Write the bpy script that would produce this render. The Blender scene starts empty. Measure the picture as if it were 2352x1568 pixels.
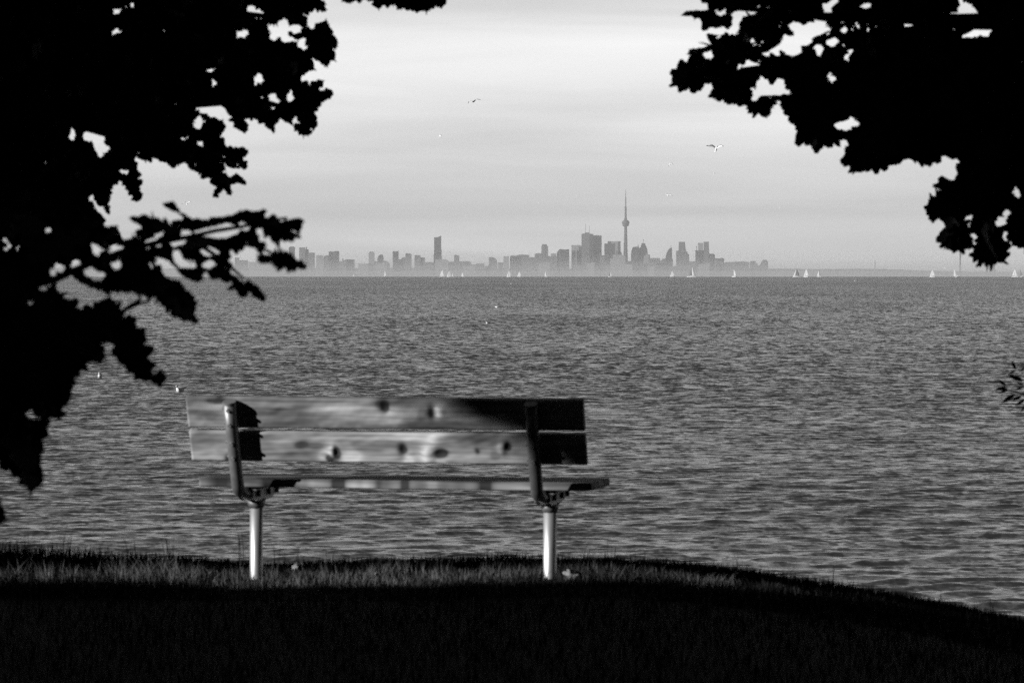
import bpy, bmesh, math, random
import numpy as np
from mathutils import Vector, Matrix

sc = bpy.context.scene
COL = sc.collection
R = math.radians

# ------------------------------------------------------------------ camera, sky, sun, exposure
CAMZ = 4.5                       # eye height above the lake
FPX = 7840.0                     # focal length in reference units (frame is 2352 units wide)
LEVEL = 626.6                    # height of the true level line in those units
PITCH = math.atan((784 - LEVEL) / FPX)
REFF = 7.4e6                     # earth radius with refraction

cd = bpy.data.cameras.new("camera")
cam = bpy.data.objects.new("camera", cd)
COL.objects.link(cam)
cam.location = (0, 0, CAMZ)
cam.rotation_euler = (math.pi / 2 - PITCH, 0, 0)
cd.sensor_width = 36.0
cd.lens = FPX / 2352 * 36.0
cd.clip_start = 0.1
cd.clip_end = 80000
cd.dof.use_dof = True
cd.dof.focus_distance = 9000
cd.dof.aperture_fstop = 12.0
cd.dof.aperture_blades = 7
sc.camera = cam

SUN_AZ, SUN_EL = R(66), R(18)    # sun low, behind the camera to the left
SDIR = Vector((-math.sin(SUN_AZ) * math.cos(SUN_EL), -math.cos(SUN_AZ) * math.cos(SUN_EL), math.sin(SUN_EL)))

world = bpy.data.worlds.new("World")
sc.world = world
world.use_nodes = True
wn, wl = world.node_tree.nodes, world.node_tree.links
wn.clear()
w_out = wn.new("ShaderNodeOutputWorld")
w_bg = wn.new("ShaderNodeBackground")
w_bg.inputs["Strength"].default_value = 0.1
sky = wn.new("ShaderNodeTexSky")
sky.sky_type = 'NISHITA'
sky.sun_disc = False
sky.sun_elevation = SUN_EL
sky.sun_rotation = math.atan2(SDIR.x, SDIR.y)
sky.air_density = 1.0
sky.dust_density = 2.0
bw = wn.new("ShaderNodeRGBToBW")
wl.new(sky.outputs[0], bw.inputs[0])
tc = wn.new("ShaderNodeTexCoord")
sep = wn.new("ShaderNodeSeparateXYZ")
wl.new(tc.outputs["Generated"], sep.inputs[0])
# thin layered cloud: long flat streaks low over the lake
mp = wn.new("ShaderNodeMapping")
mp.inputs["Scale"].default_value = (3.2, 3.2, 46.0)
mp.inputs["Rotation"].default_value = (0, R(0.6), 0)
wl.new(tc.outputs["Generated"], mp.inputs[0])
nz = wn.new("ShaderNodeTexNoise")
nz.inputs["Scale"].default_value = 1.6
nz.inputs["Detail"].default_value = 5
nz.inputs["Roughness"].default_value = 0.45
nz.inputs["Distortion"].default_value = 0.6
wl.new(mp.outputs[0], nz.inputs["Vector"])
ramp = wn.new("ShaderNodeValToRGB")      # overall brightness of the veil of cloud by height above the horizon
cr = ramp.color_ramp
cr.elements[0].position = 0.0
cr.elements[0].color = (0.80,) * 3 + (1,)
cr.elements[1].position = 1.0
cr.elements[1].color = (0.05,) * 3 + (1,)
for p, v in ((0.02, 0.92), (0.035, 0.99), (0.05, 1.0), (0.058, 1.04), (0.066, 1.08), (0.074, 0.98), (0.086, 0.74), (0.14, 0.42), (0.3, 0.22), (0.55, 0.09)):
    e = cr.elements.new(p)
    e.color = (v, v, v, 1)
wl.new(sep.outputs["Z"], ramp.inputs[0])
rbw = wn.new("ShaderNodeRGBToBW")
wl.new(ramp.outputs[0], rbw.inputs[0])


def wmath(op, a, b=None, c=None):
    n = wn.new("ShaderNodeMath")
    n.operation = op
    for i, v in enumerate((a, b, c)):
        if v is None:
            continue
        if isinstance(v, (int, float)):
            n.inputs[i].default_value = v
        else:
            wl.new(v, n.inputs[i])
    return n.outputs[0]


streak = wmath('MULTIPLY_ADD', nz.outputs["Fac"], 0.8, 0.60)
front = wn.new("ShaderNodeMapRange")        # veil bright over the lake, dimmed inland out of view to cut ambient light
front.inputs[1].default_value = 0.0
front.inputs[2].default_value = 0.85
front.inputs[3].default_value = 0.05
front.inputs[4].default_value = 1.0
wl.new(sep.outputs["Y"], front.inputs[0])
veil = wmath('MULTIPLY', wmath('MULTIPLY', wmath('MULTIPLY', rbw.outputs[0], streak), front.outputs[0]), 9.9)
nis = wmath('MULTIPLY', bw.outputs[0], 0.035)
tot = wmath('ADD', veil, nis)
wl.new(tot, w_bg.inputs["Color"])
wl.new(w_bg.outputs[0], w_out.inputs[0])

sl = bpy.data.lights.new("sun", 'SUN')
sl.energy = 4.8
sl.angle = R(0.5)
sl.color = (1.0, 1.0, 1.0)
so = bpy.data.objects.new("sun", sl)
COL.objects.link(so)
so.rotation_euler = SDIR.to_track_quat('Z', 'Y').to_euler()

sc.view_settings.view_transform = 'Standard'
sc.view_settings.look = 'None'
sc.view_settings.exposure = 0.0
sc.view_settings.gamma = 1.0
sc.cycles.max_bounces = 5
sc.cycles.diffuse_bounces = 2
sc.cycles.volume_bounces = 0
sc.cycles.sample_clamp_indirect = 2.5
sc.cycles.use_denoising = False
sc.cycles.use_adaptive_sampling = False


# ------------------------------------------------------------------ helpers
def P(dx, dy, D):
    """world point seen at frame position (dx,dy) (units of 2352x1568) at forward distance D metres"""
    cy = (784 - dy) / FPX
    cp, sp = math.cos(PITCH), math.sin(PITCH)
    fy, fz = cp + cy * sp, -sp + cy * cp
    k = D / fy
    return Vector(((dx - 1176) / FPX * k, D, CAMZ + fz * k))


def proj(p):
    """numpy (n,3) -> dx, dy"""
    cp, sp = math.cos(PITCH), math.sin(PITCH)
    y, z = p[:, 1], p[:, 2] - CAMZ
    f = y * cp - z * sp
    u = y * sp + z * cp
    f = np.where(np.abs(f) < 1e-6, 1e-6, f)
    return 1176 + p[:, 0] / f * FPX, 784 - u / f * FPX, f


def link(o, parent=None):
    COL.objects.link(o)
    if parent is not None:
        o.parent = parent
    return o


def mesh_obj(name, verts, faces, mat, parent=None, smooth=False):
    me = bpy.data.meshes.new(name)
    me.from_pydata([tuple(v) for v in verts], [], faces)
    if mat:
        for m in (mat if isinstance(mat, (list, tuple)) else [mat]):
            me.materials.append(m)
    if smooth:
        me.polygons.foreach_set('use_smooth', [True] * len(me.polygons))
    me.update()
    return link(bpy.data.objects.new(name, me), parent)


def bm_obj(name, bm, mat, parent=None, smooth=False):
    bmesh.ops.recalc_face_normals(bm, faces=bm.faces[:])
    me = bpy.data.meshes.new(name)
    bm.to_mesh(me)
    bm.free()
    for m in (mat if isinstance(mat, (list, tuple)) else [mat]):
        me.materials.append(m)
    if smooth:
        me.polygons.foreach_set('use_smooth', [True] * len(me.polygons))
    return link(bpy.data.objects.new(name, me), parent)


def np_mesh(name, V, F, mat, parent=None, smooth=False):
    """V (n,3) float, F (m,4) int quads (or (m,3))"""
    me = bpy.data.meshes.new(name)
    n, (m, k) = len(V), F.shape
    me.vertices.add(n)
    me.vertices.foreach_set('co', V.astype(np.float32).ravel())
    me.loops.add(m * k)
    me.loops.foreach_set('vertex_index', F.astype(np.int32).ravel())
    me.polygons.add(m)
    me.polygons.foreach_set('loop_start', np.arange(0, m * k, k, dtype=np.int32))
    if smooth:
        me.polygons.foreach_set('use_smooth', np.ones(m, dtype=bool))
    me.update(calc_edges=True)
    me.materials.append(mat)
    return link(bpy.data.objects.new(name, me), parent)


def tag(o, label=None, cat=None, group=None, kind=None):
    for k, v in (('label', label), ('category', cat), ('group', group), ('kind', kind)):
        if v:
            o[k] = v
    return o


def empty(name, loc, label, cat, group=None, rz=0):
    o = bpy.data.objects.new(name, None)
    COL.objects.link(o)
    o.location = loc
    o.rotation_euler = (0, 0, rz)
    return tag(o, label, cat, group)


def add_box(bm, lo, hi, M=None, bevel=0.0):
    r = bmesh.ops.create_cube(bm, size=1.0)
    vs = r['verts']
    lo, hi = Vector(lo), Vector(hi)
    for v in vs:
        v.co = Vector([(lo[i] + hi[i]) / 2 + v.co[i] * (hi[i] - lo[i]) for i in range(3)])
    if bevel > 0:
        es = list({e for v in vs for e in v.link_edges})
        r2 = bmesh.ops.bevel(bm, geom=es, offset=bevel, segments=2, affect='EDGES', profile=0.5)
        vs = list({v for f in r2['faces'] for v in f.verts} | {v for v in vs if v.is_valid})
    if M is not None:
        for v in vs:
            v.co = M @ v.co
    return vs


def tube_data(pts, radii, seg=8, cap=True):
    """tapered tube along pts"""
    V, F = [], []
    pts = [Vector(p) for p in pts]
    up = Vector((0, 0, 1))
    prev = None
    for i, p in enumerate(pts):
        t = (pts[min(i + 1, len(pts) - 1)] - pts[max(i - 1, 0)]).normalized()
        if prev is None:
            a = t.cross(up)
            if a.length < 0.1:
                a = t.cross(Vector((1, 0, 0)))
        else:
            a = prev - t * prev.dot(t)
        a.normalize()
        prev = a
        b = t.cross(a)
        for k in range(seg):
            an = 2 * math.pi * k / seg
            V.append(p + (a * math.cos(an) + b * math.sin(an)) * radii[i])
        if i:
            for k in range(seg):
                k2 = (k + 1) % seg
                F.append(((i - 1) * seg + k, (i - 1) * seg + k2, i * seg + k2, i * seg + k))
    if cap:
        F.append(tuple(range(seg - 1, -1, -1)))
        n = (len(pts) - 1) * seg
        F.append(tuple(range(n, n + seg)))
    return V, F


def merge(parts):
    V, F = [], []
    for v, f in parts:
        o = len(V)
        V += list(v)
        F += [tuple(i + o for i in q) for q in f]
    return V, F


def lathe(prof, seg=16):
    V, F = [], []
    for i, (r, z) in enumerate(prof):
        for k in range(seg):
            a = 2 * math.pi * k / seg
            V.append((r * math.cos(a), r * math.sin(a), z))
        if i:
            for k in range(seg):
                k2 = (k + 1) % seg
                F.append(((i - 1) * seg + k, (i - 1) * seg + k2, i * seg + k2, i * seg + k))
    F.append(tuple(range(seg - 1, -1, -1)))
    n = (len(prof) - 1) * seg
    F.append(tuple(range(n, n + seg)))
    return V, F


# ------------------------------------------------------------------ materials (black-and-white photograph: greys)
def mat(name, g=0.3, rough=0.7, noise=0.0, nscale=5.0, stretch=(1, 1, 1), spec=0.3, metal=0.0, bump=0.0, bdist=0.01):
    m = bpy.data.materials.new(name)
    m.use_nodes = True
    nt = m.node_tree
    b = nt.nodes["Principled BSDF"]
    b.inputs["Base Color"].default_value = (g, g, g, 1)
    b.inputs["Roughness"].default_value = rough
    b.inputs["Metallic"].default_value = metal
    b.inputs["Specular IOR Level"].default_value = spec
    if noise or bump:
        t = nt.nodes.new("ShaderNodeTexCoord")
        mpn = nt.nodes.new("ShaderNodeMapping")
        mpn.inputs["Scale"].default_value = stretch
        nt.links.new(t.outputs["Object"], mpn.inputs[0])
        n = nt.nodes.new("ShaderNodeTexNoise")
        n.inputs["Scale"].default_value = nscale
        n.inputs["Detail"].default_value = 6
        nt.links.new(mpn.outputs[0], n.inputs["Vector"])
        if noise:
            r = nt.nodes.new("ShaderNodeMapRange")
            r.inputs[1].default_value = 0.3
            r.inputs[2].default_value = 0.7
            r.inputs[3].default_value = g * (1 - noise)
            r.inputs[4].default_value = g * (1 + noise)
            nt.links.new(n.outputs["Fac"], r.inputs[0])
            nt.links.new(r.outputs[0], b.inputs["Base Color"])
        if bump:
            bp = nt.nodes.new("ShaderNodeBump")
            bp.inputs["Strength"].default_value = bump
            bp.inputs["Distance"].default_value = bdist
            nt.links.new(n.outputs["Fac"], bp.inputs["Height"])
            nt.links.new(bp.outputs[0], b.inputs["Normal"])
    return m


M_leaf = mat("leaf_dark", 0.04, 0.6, 0.3, 8, spec=0.15)
M_leaf_m = mat("leaf_maple", 0.04, 0.6, 0.3, 8, spec=0.15)
M_leaf_w = mat("leaf_willow", 0.05, 0.6, 0.3, 8, spec=0.15)
M_bark = mat("bark", 0.06, 0.9, 0.4, 9, (1, 1, 0.25), bump=0.6, bdist=0.03)
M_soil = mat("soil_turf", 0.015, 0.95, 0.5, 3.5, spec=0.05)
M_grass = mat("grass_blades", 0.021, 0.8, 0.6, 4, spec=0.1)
M_sunlit_grass = mat("sunlit_grass_blades", 0.11, 0.8, 0.5, 6, spec=0.1)  # lighter grass tone that carries the strip's sunlight
M_galv = mat("galvanised_steel", 0.62, 0.5, 0.2, 14, (1, 1, 0.4), metal=0.7, spec=0.5)
M_upright = mat("weathered_steel", 0.3, 0.5, 0.25, 18, spec=0.4, metal=0.7)
M_bolt = mat("bolt_steel", 0.2, 0.5, spec=0.5)
M_hull = mat("boat_gelcoat", 0.85, 0.3, 0.05, 2)
M_sail_w = mat("sail_white", 0.78, 0.8, 0.06, 0.6)
M_sail_d = mat("sail_dark", 0.26, 0.8, 0.1, 0.6)
M_mast = mat("mast_alloy", 0.4, 0.4)
M_gull = mat("gull_white", 0.95, 0.8, 0.03, 9)
M_gull_b = mat("gull_black", 0.015, 0.7)
M_gull_g = mat("gull_grey", 0.4, 0.8)
M_dryleaf = mat("dry_leaf", 0.5, 0.8, 0.3, 20)
M_shore = mat("far_woods", 0.22, 0.9, 0.5, 0.01)
M_conc = mat("tower_concrete", 0.13, 0.8, 0.1, 0.02)
M_stack = mat("chimney_brick", 0.16, 0.8)


for m_ in (M_sail_w,):                 # sailcloth lets light through
    nt_ = m_.node_tree
    tr_ = nt_.nodes.new("ShaderNodeBsdfTranslucent")
    tr_.inputs[0].default_value = (0.9, 0.9, 0.9, 1)
    mx_ = nt_.nodes.new("ShaderNodeMixShader")
    mx_.inputs[0].default_value = 0.2
    nt_.links.new(nt_.nodes["Principled BSDF"].outputs[0], mx_.inputs[1])
    nt_.links.new(tr_.outputs[0], mx_.inputs[2])
    nt_.links.new(mx_.outputs[0], nt_.nodes["Material Output"].inputs["Surface"])


def facade(name, g, gl, fz=0.28, fx=0.12):
    """storeys of dark glazing between lighter floor bands, in metres"""
    m = bpy.data.materials.new(name)
    m.use_nodes = True
    nt = m.node_tree
    b = nt.nodes["Principled BSDF"]
    b.inputs["Roughness"].default_value = 0.5
    t = nt.nodes.new("ShaderNodeTexCoord")
    s = nt.nodes.new("ShaderNodeSeparateXYZ")
    nt.links.new(t.outputs["Object"], s.inputs[0])

    def mm(op, a, bb):
        n = nt.nodes.new("ShaderNodeMath")
        n.operation = op
        for i, v in enumerate((a, bb)):
            if isinstance(v, (int, float)):
                n.inputs[i].default_value = v
            else:
                nt.links.new(v, n.inputs[i])
        return n.outputs[0]
    z = mm('LESS_THAN', mm('FRACT', mm('MULTIPLY', s.outputs[2], fz), 0), 0.62)
    x = mm('LESS_THAN', mm('FRACT', mm('MULTIPLY', mm('ADD', s.outputs[0], s.outputs[1]), fx), 0), 0.8)
    w = mm('MULTIPLY', z, x)
    mx = nt.nodes.new("ShaderNodeMix")
    mx.data_type = 'RGBA'
    nt.links.new(w, mx.inputs["Factor"])
    mx.inputs[6].default_value = (g, g, g, 1)
    mx.inputs[7].default_value = (gl, gl, gl, 1)
    nt.links.new(mx.outputs[2], b.inputs["Base Color"])
    return m


F_dark = facade("facade_dark", 0.07, 0.02)  # contrast between facade tones also stands for lit and shaded faces
F_mid = facade("facade_mid", 0.26, 0.1)
F_light = facade("facade_pale", 0.55, 0.28)
F_roof = mat("roof_plant", 0.1, 0.8)

# ------------------------------------------------------------------ ground (bank top, falling to the lake)
rng = np.random.default_rng(11)
GZ = CAMZ - 1.385


def noise2(x, y, seed=0):
    r = np.random.default_rng(seed)
    out = 0
    for i in range(10):
        a = r.uniform(0, 2 * math.pi)
        k = 2 ** r.uniform(-1.0, 2.2)
        out = out + np.sin((x * math.cos(a) + y * math.sin(a)) * k + r.uniform(0, 6.3)) / k ** 0.7
    return out / 4


def ground_z(x, y):
    x = np.asarray(x, float)
    y = np.asarray(y, float)
    drop = 0.28 * (np.clip(x - 0.4, 0, 6) / 1.95) ** 1.6
    drop = np.where(x > 5, drop + (x - 5) * 0.1, drop)
    drop = np.minimum(drop, 1.6)
    z = GZ - drop + 0.012 * noise2(x, y, 3)
    # slight rise at the right-hand post
    z = z + 0.035 * np.exp(-((x - 0.15) / 0.5) ** 2 - ((y - 15.0) / 0.5) ** 2)
    z = z + 0.03 * np.clip((-x - 1.2) / 1.2, 0, 1) * np.clip((y - 15.4) / 0.6, 0, 1)
    yc = 16.15 + 0.10 * np.sin(x * 1.3 + 0.5) + 0.06 * np.sin(x * 3.1)
    yc = yc - 0.12 * np.exp(-((x + 1.9) / 0.6) ** 2)
    over = np.clip(y - yc, 0, None)
    z = z - np.where(over < 0.5, 0.9 * over ** 2, 0.225 + 0.9 * (over - 0.5))
    return np.maximum(z, -1.2)


xs = np.concatenate([np.linspace(-140, -8, 50), np.linspace(-7.9, 7.9, 240), np.linspace(8, 140, 50)])
ys = np.concatenate([np.linspace(-140, 9, 50), np.linspace(9.1, 20, 230), np.linspace(20.2, 26, 12)])
X, Y = np.meshgrid(xs, ys)
Z = ground_z(X, Y)
V = np.stack([X, Y, Z], -1).reshape(-1, 3)
nx, ny = len(xs), len(ys)
ii = (np.arange(ny - 1)[:, None] * nx + np.arange(nx - 1)[None, :]).ravel()
F = np.stack([ii, ii + 1, ii + nx + 1, ii + nx], -1)
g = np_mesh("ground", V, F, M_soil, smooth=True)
g['kind'] = 'structure'

# ------------------------------------------------------------------ water: one sheet, real waves, curving with the earth
def build_water():
    rows = [19.0]
    while rows[-1] < 12500:
        D = rows[-1]
        if D < 45:
            dy = 0.5
        elif D < 2200:
            dy = max(0.085, D * 0.0011)
        else:
            dy = D * 0.004
        rows.append(D + dy)
    rows = np.array(rows)
    u = np.concatenate([[-3.0, -1.2, -0.6, -0.4, -0.3], np.linspace(-0.22, 0.22, 420), [0.3, 0.4, 0.6, 1.2, 3.0]])
    dyr = np.gradient(rows)
    X = u[None, :] * (rows[:, None] + 18)
    Y = np.repeat(rows[:, None], len(u), 1)
    Z = np.zeros_like(X)
    DX = np.zeros_like(X)
    DY = np.zeros_like(X)
    r = np.random.default_rng(5)
    patch = 0.85 + 0.30 * np.sin(X * 0.031 + 1.3 + 0.8 * np.sin(Y * 0.017)) * np.sin(Y * 0.045 + X * 0.012)
    gust = 0.75 + 0.5 * (0.5 + 0.5 * np.sin(X * 0.11 + 2.1 * np.sin(Y * 0.06)) * np.sin(Y * 0.16 + 1.1 * np.sin(X * 0.07)))
    N = 90
    tot_s, got_s = 1e-9, np.zeros(len(rows))
    for i in range(N):
        lam = 0.24 * (4.6 / 0.24) ** (i / (N - 1)) * r.uniform(0.93, 1.07)
        a = R(90 + 10 + r.normal(0, 24))
        k = 2 * math.pi / lam
        s = 0.029 if lam < 0.5 else 0.029 * (0.5 / lam) ** 0.75
        amp = s / k
        w = np.clip((lam / dyr - 2.2) / 2.5, 0, 1)[:, None]
        tot_s += s * s
        got_s += s * s * w[:, 0] ** 2
        if w.max() <= 0:
            continue
        n = int(np.sum(w[:, 0] > 0))
        ph = k * (X[:n] * math.cos(a) + Y[:n] * math.sin(a)) + r.uniform(0, 6.283)
        A = amp * w[:n] * (patch[:n] if lam > 1.5 else gust[:n])
        Z[:n] += A * np.cos(ph)
        sn = A * np.sin(ph) * 0.9
        DX[:n] -= sn * math.cos(a)
        DY[:n] -= sn * math.sin(a)
    X = X + DX
    Y = Y + DY
    Z = Z - (X ** 2 + Y ** 2) / (2 * REFF)
    V = np.stack([X, Y, Z], -1).reshape(-1, 3)
    nx, ny = len(u), len(rows)
    ii = (np.arange(ny - 1)[:, None] * nx + np.arange(nx - 1)[None, :]).ravel()
    F = np.stack([ii, ii + 1, ii + nx + 1, ii + nx], -1)
    m = bpy.data.materials.new("lake_water")
    m.use_nodes = True
    nt = m.node_tree
    b = nt.nodes["Principled BSDF"]
    b.inputs["Base Color"].default_value = (0.035, 0.035, 0.035, 1)
    b.inputs["Roughness"].default_value = 0.17
    b.inputs["IOR"].default_value = 1.33
    b.inputs["Specular IOR Level"].default_value = 0.41
    t = nt.nodes.new("ShaderNodeTexCoord")
    # ripples too fine for the mesh tilt the surface normal
    geo = nt.nodes.new("ShaderNodeNewGeometry")
    cur = geo.outputs["Normal"]
    at = nt.nodes.new("ShaderNodeAttribute")          # share of the wave slopes too small for the mesh out there
    at.attribute_name = "unresolved"
    for scl, amp, st in ((8.0, 0.26, (1.0, 0.8, 1)), (3.6, 0.19, (1.0, 0.6, 1)), (1.3, 0.06, (1.0, 0.5, 1)), (0.03, 0.09, (1.0, 0.25, 1))):
        mpn = nt.nodes.new("ShaderNodeMapping")
        mpn.inputs["Scale"].default_value = st
        mpn.inputs["Rotation"].default_value = (0, 0, R(10))
        nt.links.new(t.outputs["Object"], mpn.inputs[0])
        n = nt.nodes.new("ShaderNodeTexNoise")
        n.inputs["Scale"].default_value = scl
        n.inputs["Detail"].default_value = 2
        nt.links.new(mpn.outputs[0], n.inputs["Vector"])
        v1 = nt.nodes.new("ShaderNodeVectorMath")
        v1.operation = 'SUBTRACT'
        nt.links.new(n.outputs["Color"], v1.inputs[0])
        v1.inputs[1].default_value = (0.5, 0.5, 0.5)
        v2 = nt.nodes.new("ShaderNodeVectorMath")
        v2.operation = 'MULTIPLY_ADD'
        nt.links.new(v1.outputs[0], v2.inputs[0])
        v2.inputs[1].default_value = (amp * 1.2, amp * 2.0, 0)
        nt.links.new(cur, v2.inputs[2])
        cur = v2.outputs[0]
        if scl in (3.6, 1.3):
            v3 = nt.nodes.new("ShaderNodeVectorMath")
            v3.operation = 'MULTIPLY_ADD'
            nt.links.new(v1.outputs[0], v3.inputs[0])
            v3.inputs[1].default_value = (0.7, 1.25, 0)
            v3.inputs[2].default_value = (0, -0.07, 0)
            v4 = nt.nodes.new("ShaderNodeVectorMath")
            v4.operation = 'SCALE'
            nt.links.new(v3.outputs[0], v4.inputs[0])
            nt.links.new(at.outputs["Fac"], v4.inputs["Scale"])
            v5 = nt.nodes.new("ShaderNodeVectorMath")
            nt.links.new(v4.outputs[0], v5.inputs[0])
            nt.links.new(cur, v5.inputs[1])
            cur = v5.outputs[0]
    nm = nt.nodes.new("ShaderNodeVectorMath")
    nm.operation = 'NORMALIZE'
    nt.links.new(cur, nm.inputs[0])
    nt.links.new(nm.outputs[0], b.inputs["Normal"])
    o = np_mesh("water", V, F, m, smooth=True)
    ua = o.data.attributes.new("unresolved", 'FLOAT', 'POINT')
    ua.data.foreach_set('value', np.repeat(1 - np.sqrt(got_s / tot_s), len(u)).astype(np.float32))
    o['kind'] = 'structure'


build_water()

# ------------------------------------------------------------------ grass
def blades(name, px, py, h, w, label_kind='stuff', lean=0.35, seed=1):
    r = np.random.default_rng(seed)
    for bx, by in ((-1.162, 15.53), (.17, 15.245)):          # worn bare patches round the bench posts
        keep_ = ~((np.abs(px - bx) < .032) & (py > by - .3) & (py < by + .1))
        px, py = px[keep_], py[keep_]
        h = h[keep_] if np.ndim(h) else h
        w = w[keep_] if np.ndim(w) else w
    n = len(px)
    pz = ground_z(px, py) - 0.005
    a = r.uniform(0, 2 * np.pi, n)
    la = r.uniform(0, 2 * np.pi, n)
    lr = np.abs(r.normal(0, lean, n)) * h
    sx, sy = np.cos(a) * w / 2, np.sin(a) * w / 2
    lx, ly = np.cos(la) * lr, np.sin(la) * lr
    V = np.empty((n, 5, 3))
    V[:, 0] = np.stack([px - sx, py - sy, pz], -1)
    V[:, 1] = np.stack([px + sx, py + sy, pz], -1)
    V[:, 2] = np.stack([px + sx * .7 + lx * .35, py + sy * .7 + ly * .35, pz + h * .55], -1)
    V[:, 3] = np.stack([px - sx * .7 + lx * .35, py - sy * .7 + ly * .35, pz + h * .55], -1)
    V[:, 4] = np.stack([px + lx, py + ly, pz + h], -1)
    b = np.arange(n) * 5
    F = np.stack([np.stack([b, b + 1, b + 2], -1), np.stack([b, b + 2, b + 3], -1), np.stack([b + 3, b + 2, b + 4], -1)], 1).reshape(-1, 3)
    return V.reshape(-1, 3), F


def grass():
    r = np.random.default_rng(21)
    sets = []
    # turf in front (in tree shade)
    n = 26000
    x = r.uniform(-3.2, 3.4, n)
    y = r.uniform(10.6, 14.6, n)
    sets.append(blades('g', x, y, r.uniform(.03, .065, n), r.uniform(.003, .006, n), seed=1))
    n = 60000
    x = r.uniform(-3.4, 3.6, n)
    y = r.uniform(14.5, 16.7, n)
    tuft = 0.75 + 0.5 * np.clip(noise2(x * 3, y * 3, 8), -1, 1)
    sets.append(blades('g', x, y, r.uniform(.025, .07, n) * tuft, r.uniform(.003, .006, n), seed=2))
    # rank grass on the crest
    n = 22000
    x = r.uniform(-3.6, 3.8, n)
    y = 16.05 + r.normal(0, .18, n)
    tall = np.interp(x, [-3.5, -2.35, -1.5, -1.15, -.9, 0, .3, 1, 2.4, 4], [.13, .115, .07, .035, .06, .085, .055, .06, .055, .05])
    sets.append(blades('g', x, y, tall * r.uniform(.55, 1.15, n), r.uniform(.003, .006, n), lean=.22, seed=3))
    # outward turf so the bank does not end at the frame
    n = 24000
    x = np.concatenate([r.uniform(-9, -3.2, n // 2), r.uniform(3.4, 9, n // 2)])
    y = r.uniform(9, 16.6, n)
    sets.append(blades('g', x, y, r.uniform(.04, .09, n), r.uniform(.004, .008, n), seed=4))
    V = np.concatenate([s[0] for s in sets])
    off, Fs = 0, []
    for v, f in sets:
        Fs.append(f + off)
        off += len(v)
    o = np_mesh("grass", V, np.concatenate(Fs), M_grass)
    tag(o, "short dark turf and rank grass covering the top of the bank", "grass", kind='stuff')
    # paler tufts; their light colour supplies the strip's sunlit brightness
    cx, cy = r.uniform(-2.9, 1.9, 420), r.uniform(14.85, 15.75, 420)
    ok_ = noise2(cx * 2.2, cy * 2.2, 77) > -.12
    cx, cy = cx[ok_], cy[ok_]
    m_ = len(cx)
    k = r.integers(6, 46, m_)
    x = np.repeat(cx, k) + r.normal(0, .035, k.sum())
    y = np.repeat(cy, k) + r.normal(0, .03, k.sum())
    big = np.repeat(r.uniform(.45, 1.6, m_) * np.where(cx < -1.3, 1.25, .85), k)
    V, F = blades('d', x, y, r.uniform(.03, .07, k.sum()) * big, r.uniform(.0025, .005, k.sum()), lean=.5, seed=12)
    o = np_mesh("sunlit_grass", V, F, M_sunlit_grass)
    tag(o, "pale tufts in the sunlit strip of turf, sunlight painted into their colour", "grass", kind='stuff')
    # taller thin stems standing above the crest
    clumps = [(45, .26, 5), (90, .2, 4), (150, .24, 6), (225, .2, 5), (310, .16, 5), (385, .2, 6), (400, .14, 5), (555, .3, 7),
              (640, .14, 5), (690, .14, 5), (830, .1, 4), (1010, .1, 5), (1140, .12, 5), (1345, .15, 7), (1400, .16, 6), (1465, .12, 5),
              (1590, .1, 4), (1700, .14, 5), (1922, .17, 3), (1985, .09, 3), (2090, .1, 4), (2180, .1, 4), (2285, .12, 5), (2320, .09, 4), (760, .1, 4)]
    px, py, hh = [], [], []
    for dx, h, k in clumps:
        x0 = (dx - 1176) / FPX * 16.1
        for j in range(k):
            px.append(x0 + r.normal(0, .02))
            py.append(16.1 + r.normal(0, .05))
            hh.append(h * r.uniform(.6, 1.05))
    V, F = blades('s', np.array(px), np.array(py), np.array(hh), r.uniform(.0035, .006, len(px)), lean=.15, seed=9)
    o = np_mesh("tall_grass", V, F, M_grass)
    tag(o, "thin tall grass stems rising above the bank's edge against the lake", "grass", kind='stuff')


grass()

# ------------------------------------------------------------------ bench
def board_material(name, base):
    m = bpy.data.materials.new(name)
    m.use_nodes = True
    nt = m.node_tree
    b = nt.nodes["Principled BSDF"]
    b.inputs["Roughness"].default_value = 0.75
    b.inputs["Specular IOR Level"].default_value = 0.2
    at = nt.nodes.new("ShaderNodeAttribute")
    at.attribute_name = "wear"
    t = nt.nodes.new("ShaderNodeTexCoord")
    mpn = nt.nodes.new("ShaderNodeMapping")
    mpn.inputs["Scale"].default_value = (1.5, 30, 30)
    nt.links.new(t.outputs["Object"], mpn.inputs[0])
    n = nt.nodes.new("ShaderNodeTexNoise")
    n.inputs["Scale"].default_value = 2.0
    n.inputs["Detail"].default_value = 7
    nt.links.new(mpn.outputs[0], n.inputs["Vector"])
    r = nt.nodes.new("ShaderNodeMapRange")
    r.inputs[1].default_value = .3
    r.inputs[2].default_value = .7
    r.inputs[3].default_value = base * .6
    r.inputs[4].default_value = base * 1.35
    nt.links.new(n.outputs["Fac"], r.inputs[0])
    mu = nt.nodes.new("ShaderNodeMath")
    mu.operation = 'MULTIPLY'
    nt.links.new(r.outputs[0], mu.inputs[0])
    nt.links.new(at.outputs["Fac"], mu.inputs[1])
    nt.links.new(mu.outputs[0], b.inputs["Base Color"])
    bp = nt.nodes.new("ShaderNodeBump")
    bp.inputs["Strength"].default_value = .35
    bp.inputs["Distance"].default_value = .002
    nt.links.new(n.outputs["Fac"], bp.inputs["Height"])
    nt.links.new(bp.outputs[0], b.inputs["Normal"])
    return m


M_wood = board_material("weathered_board", 0.37)


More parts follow.
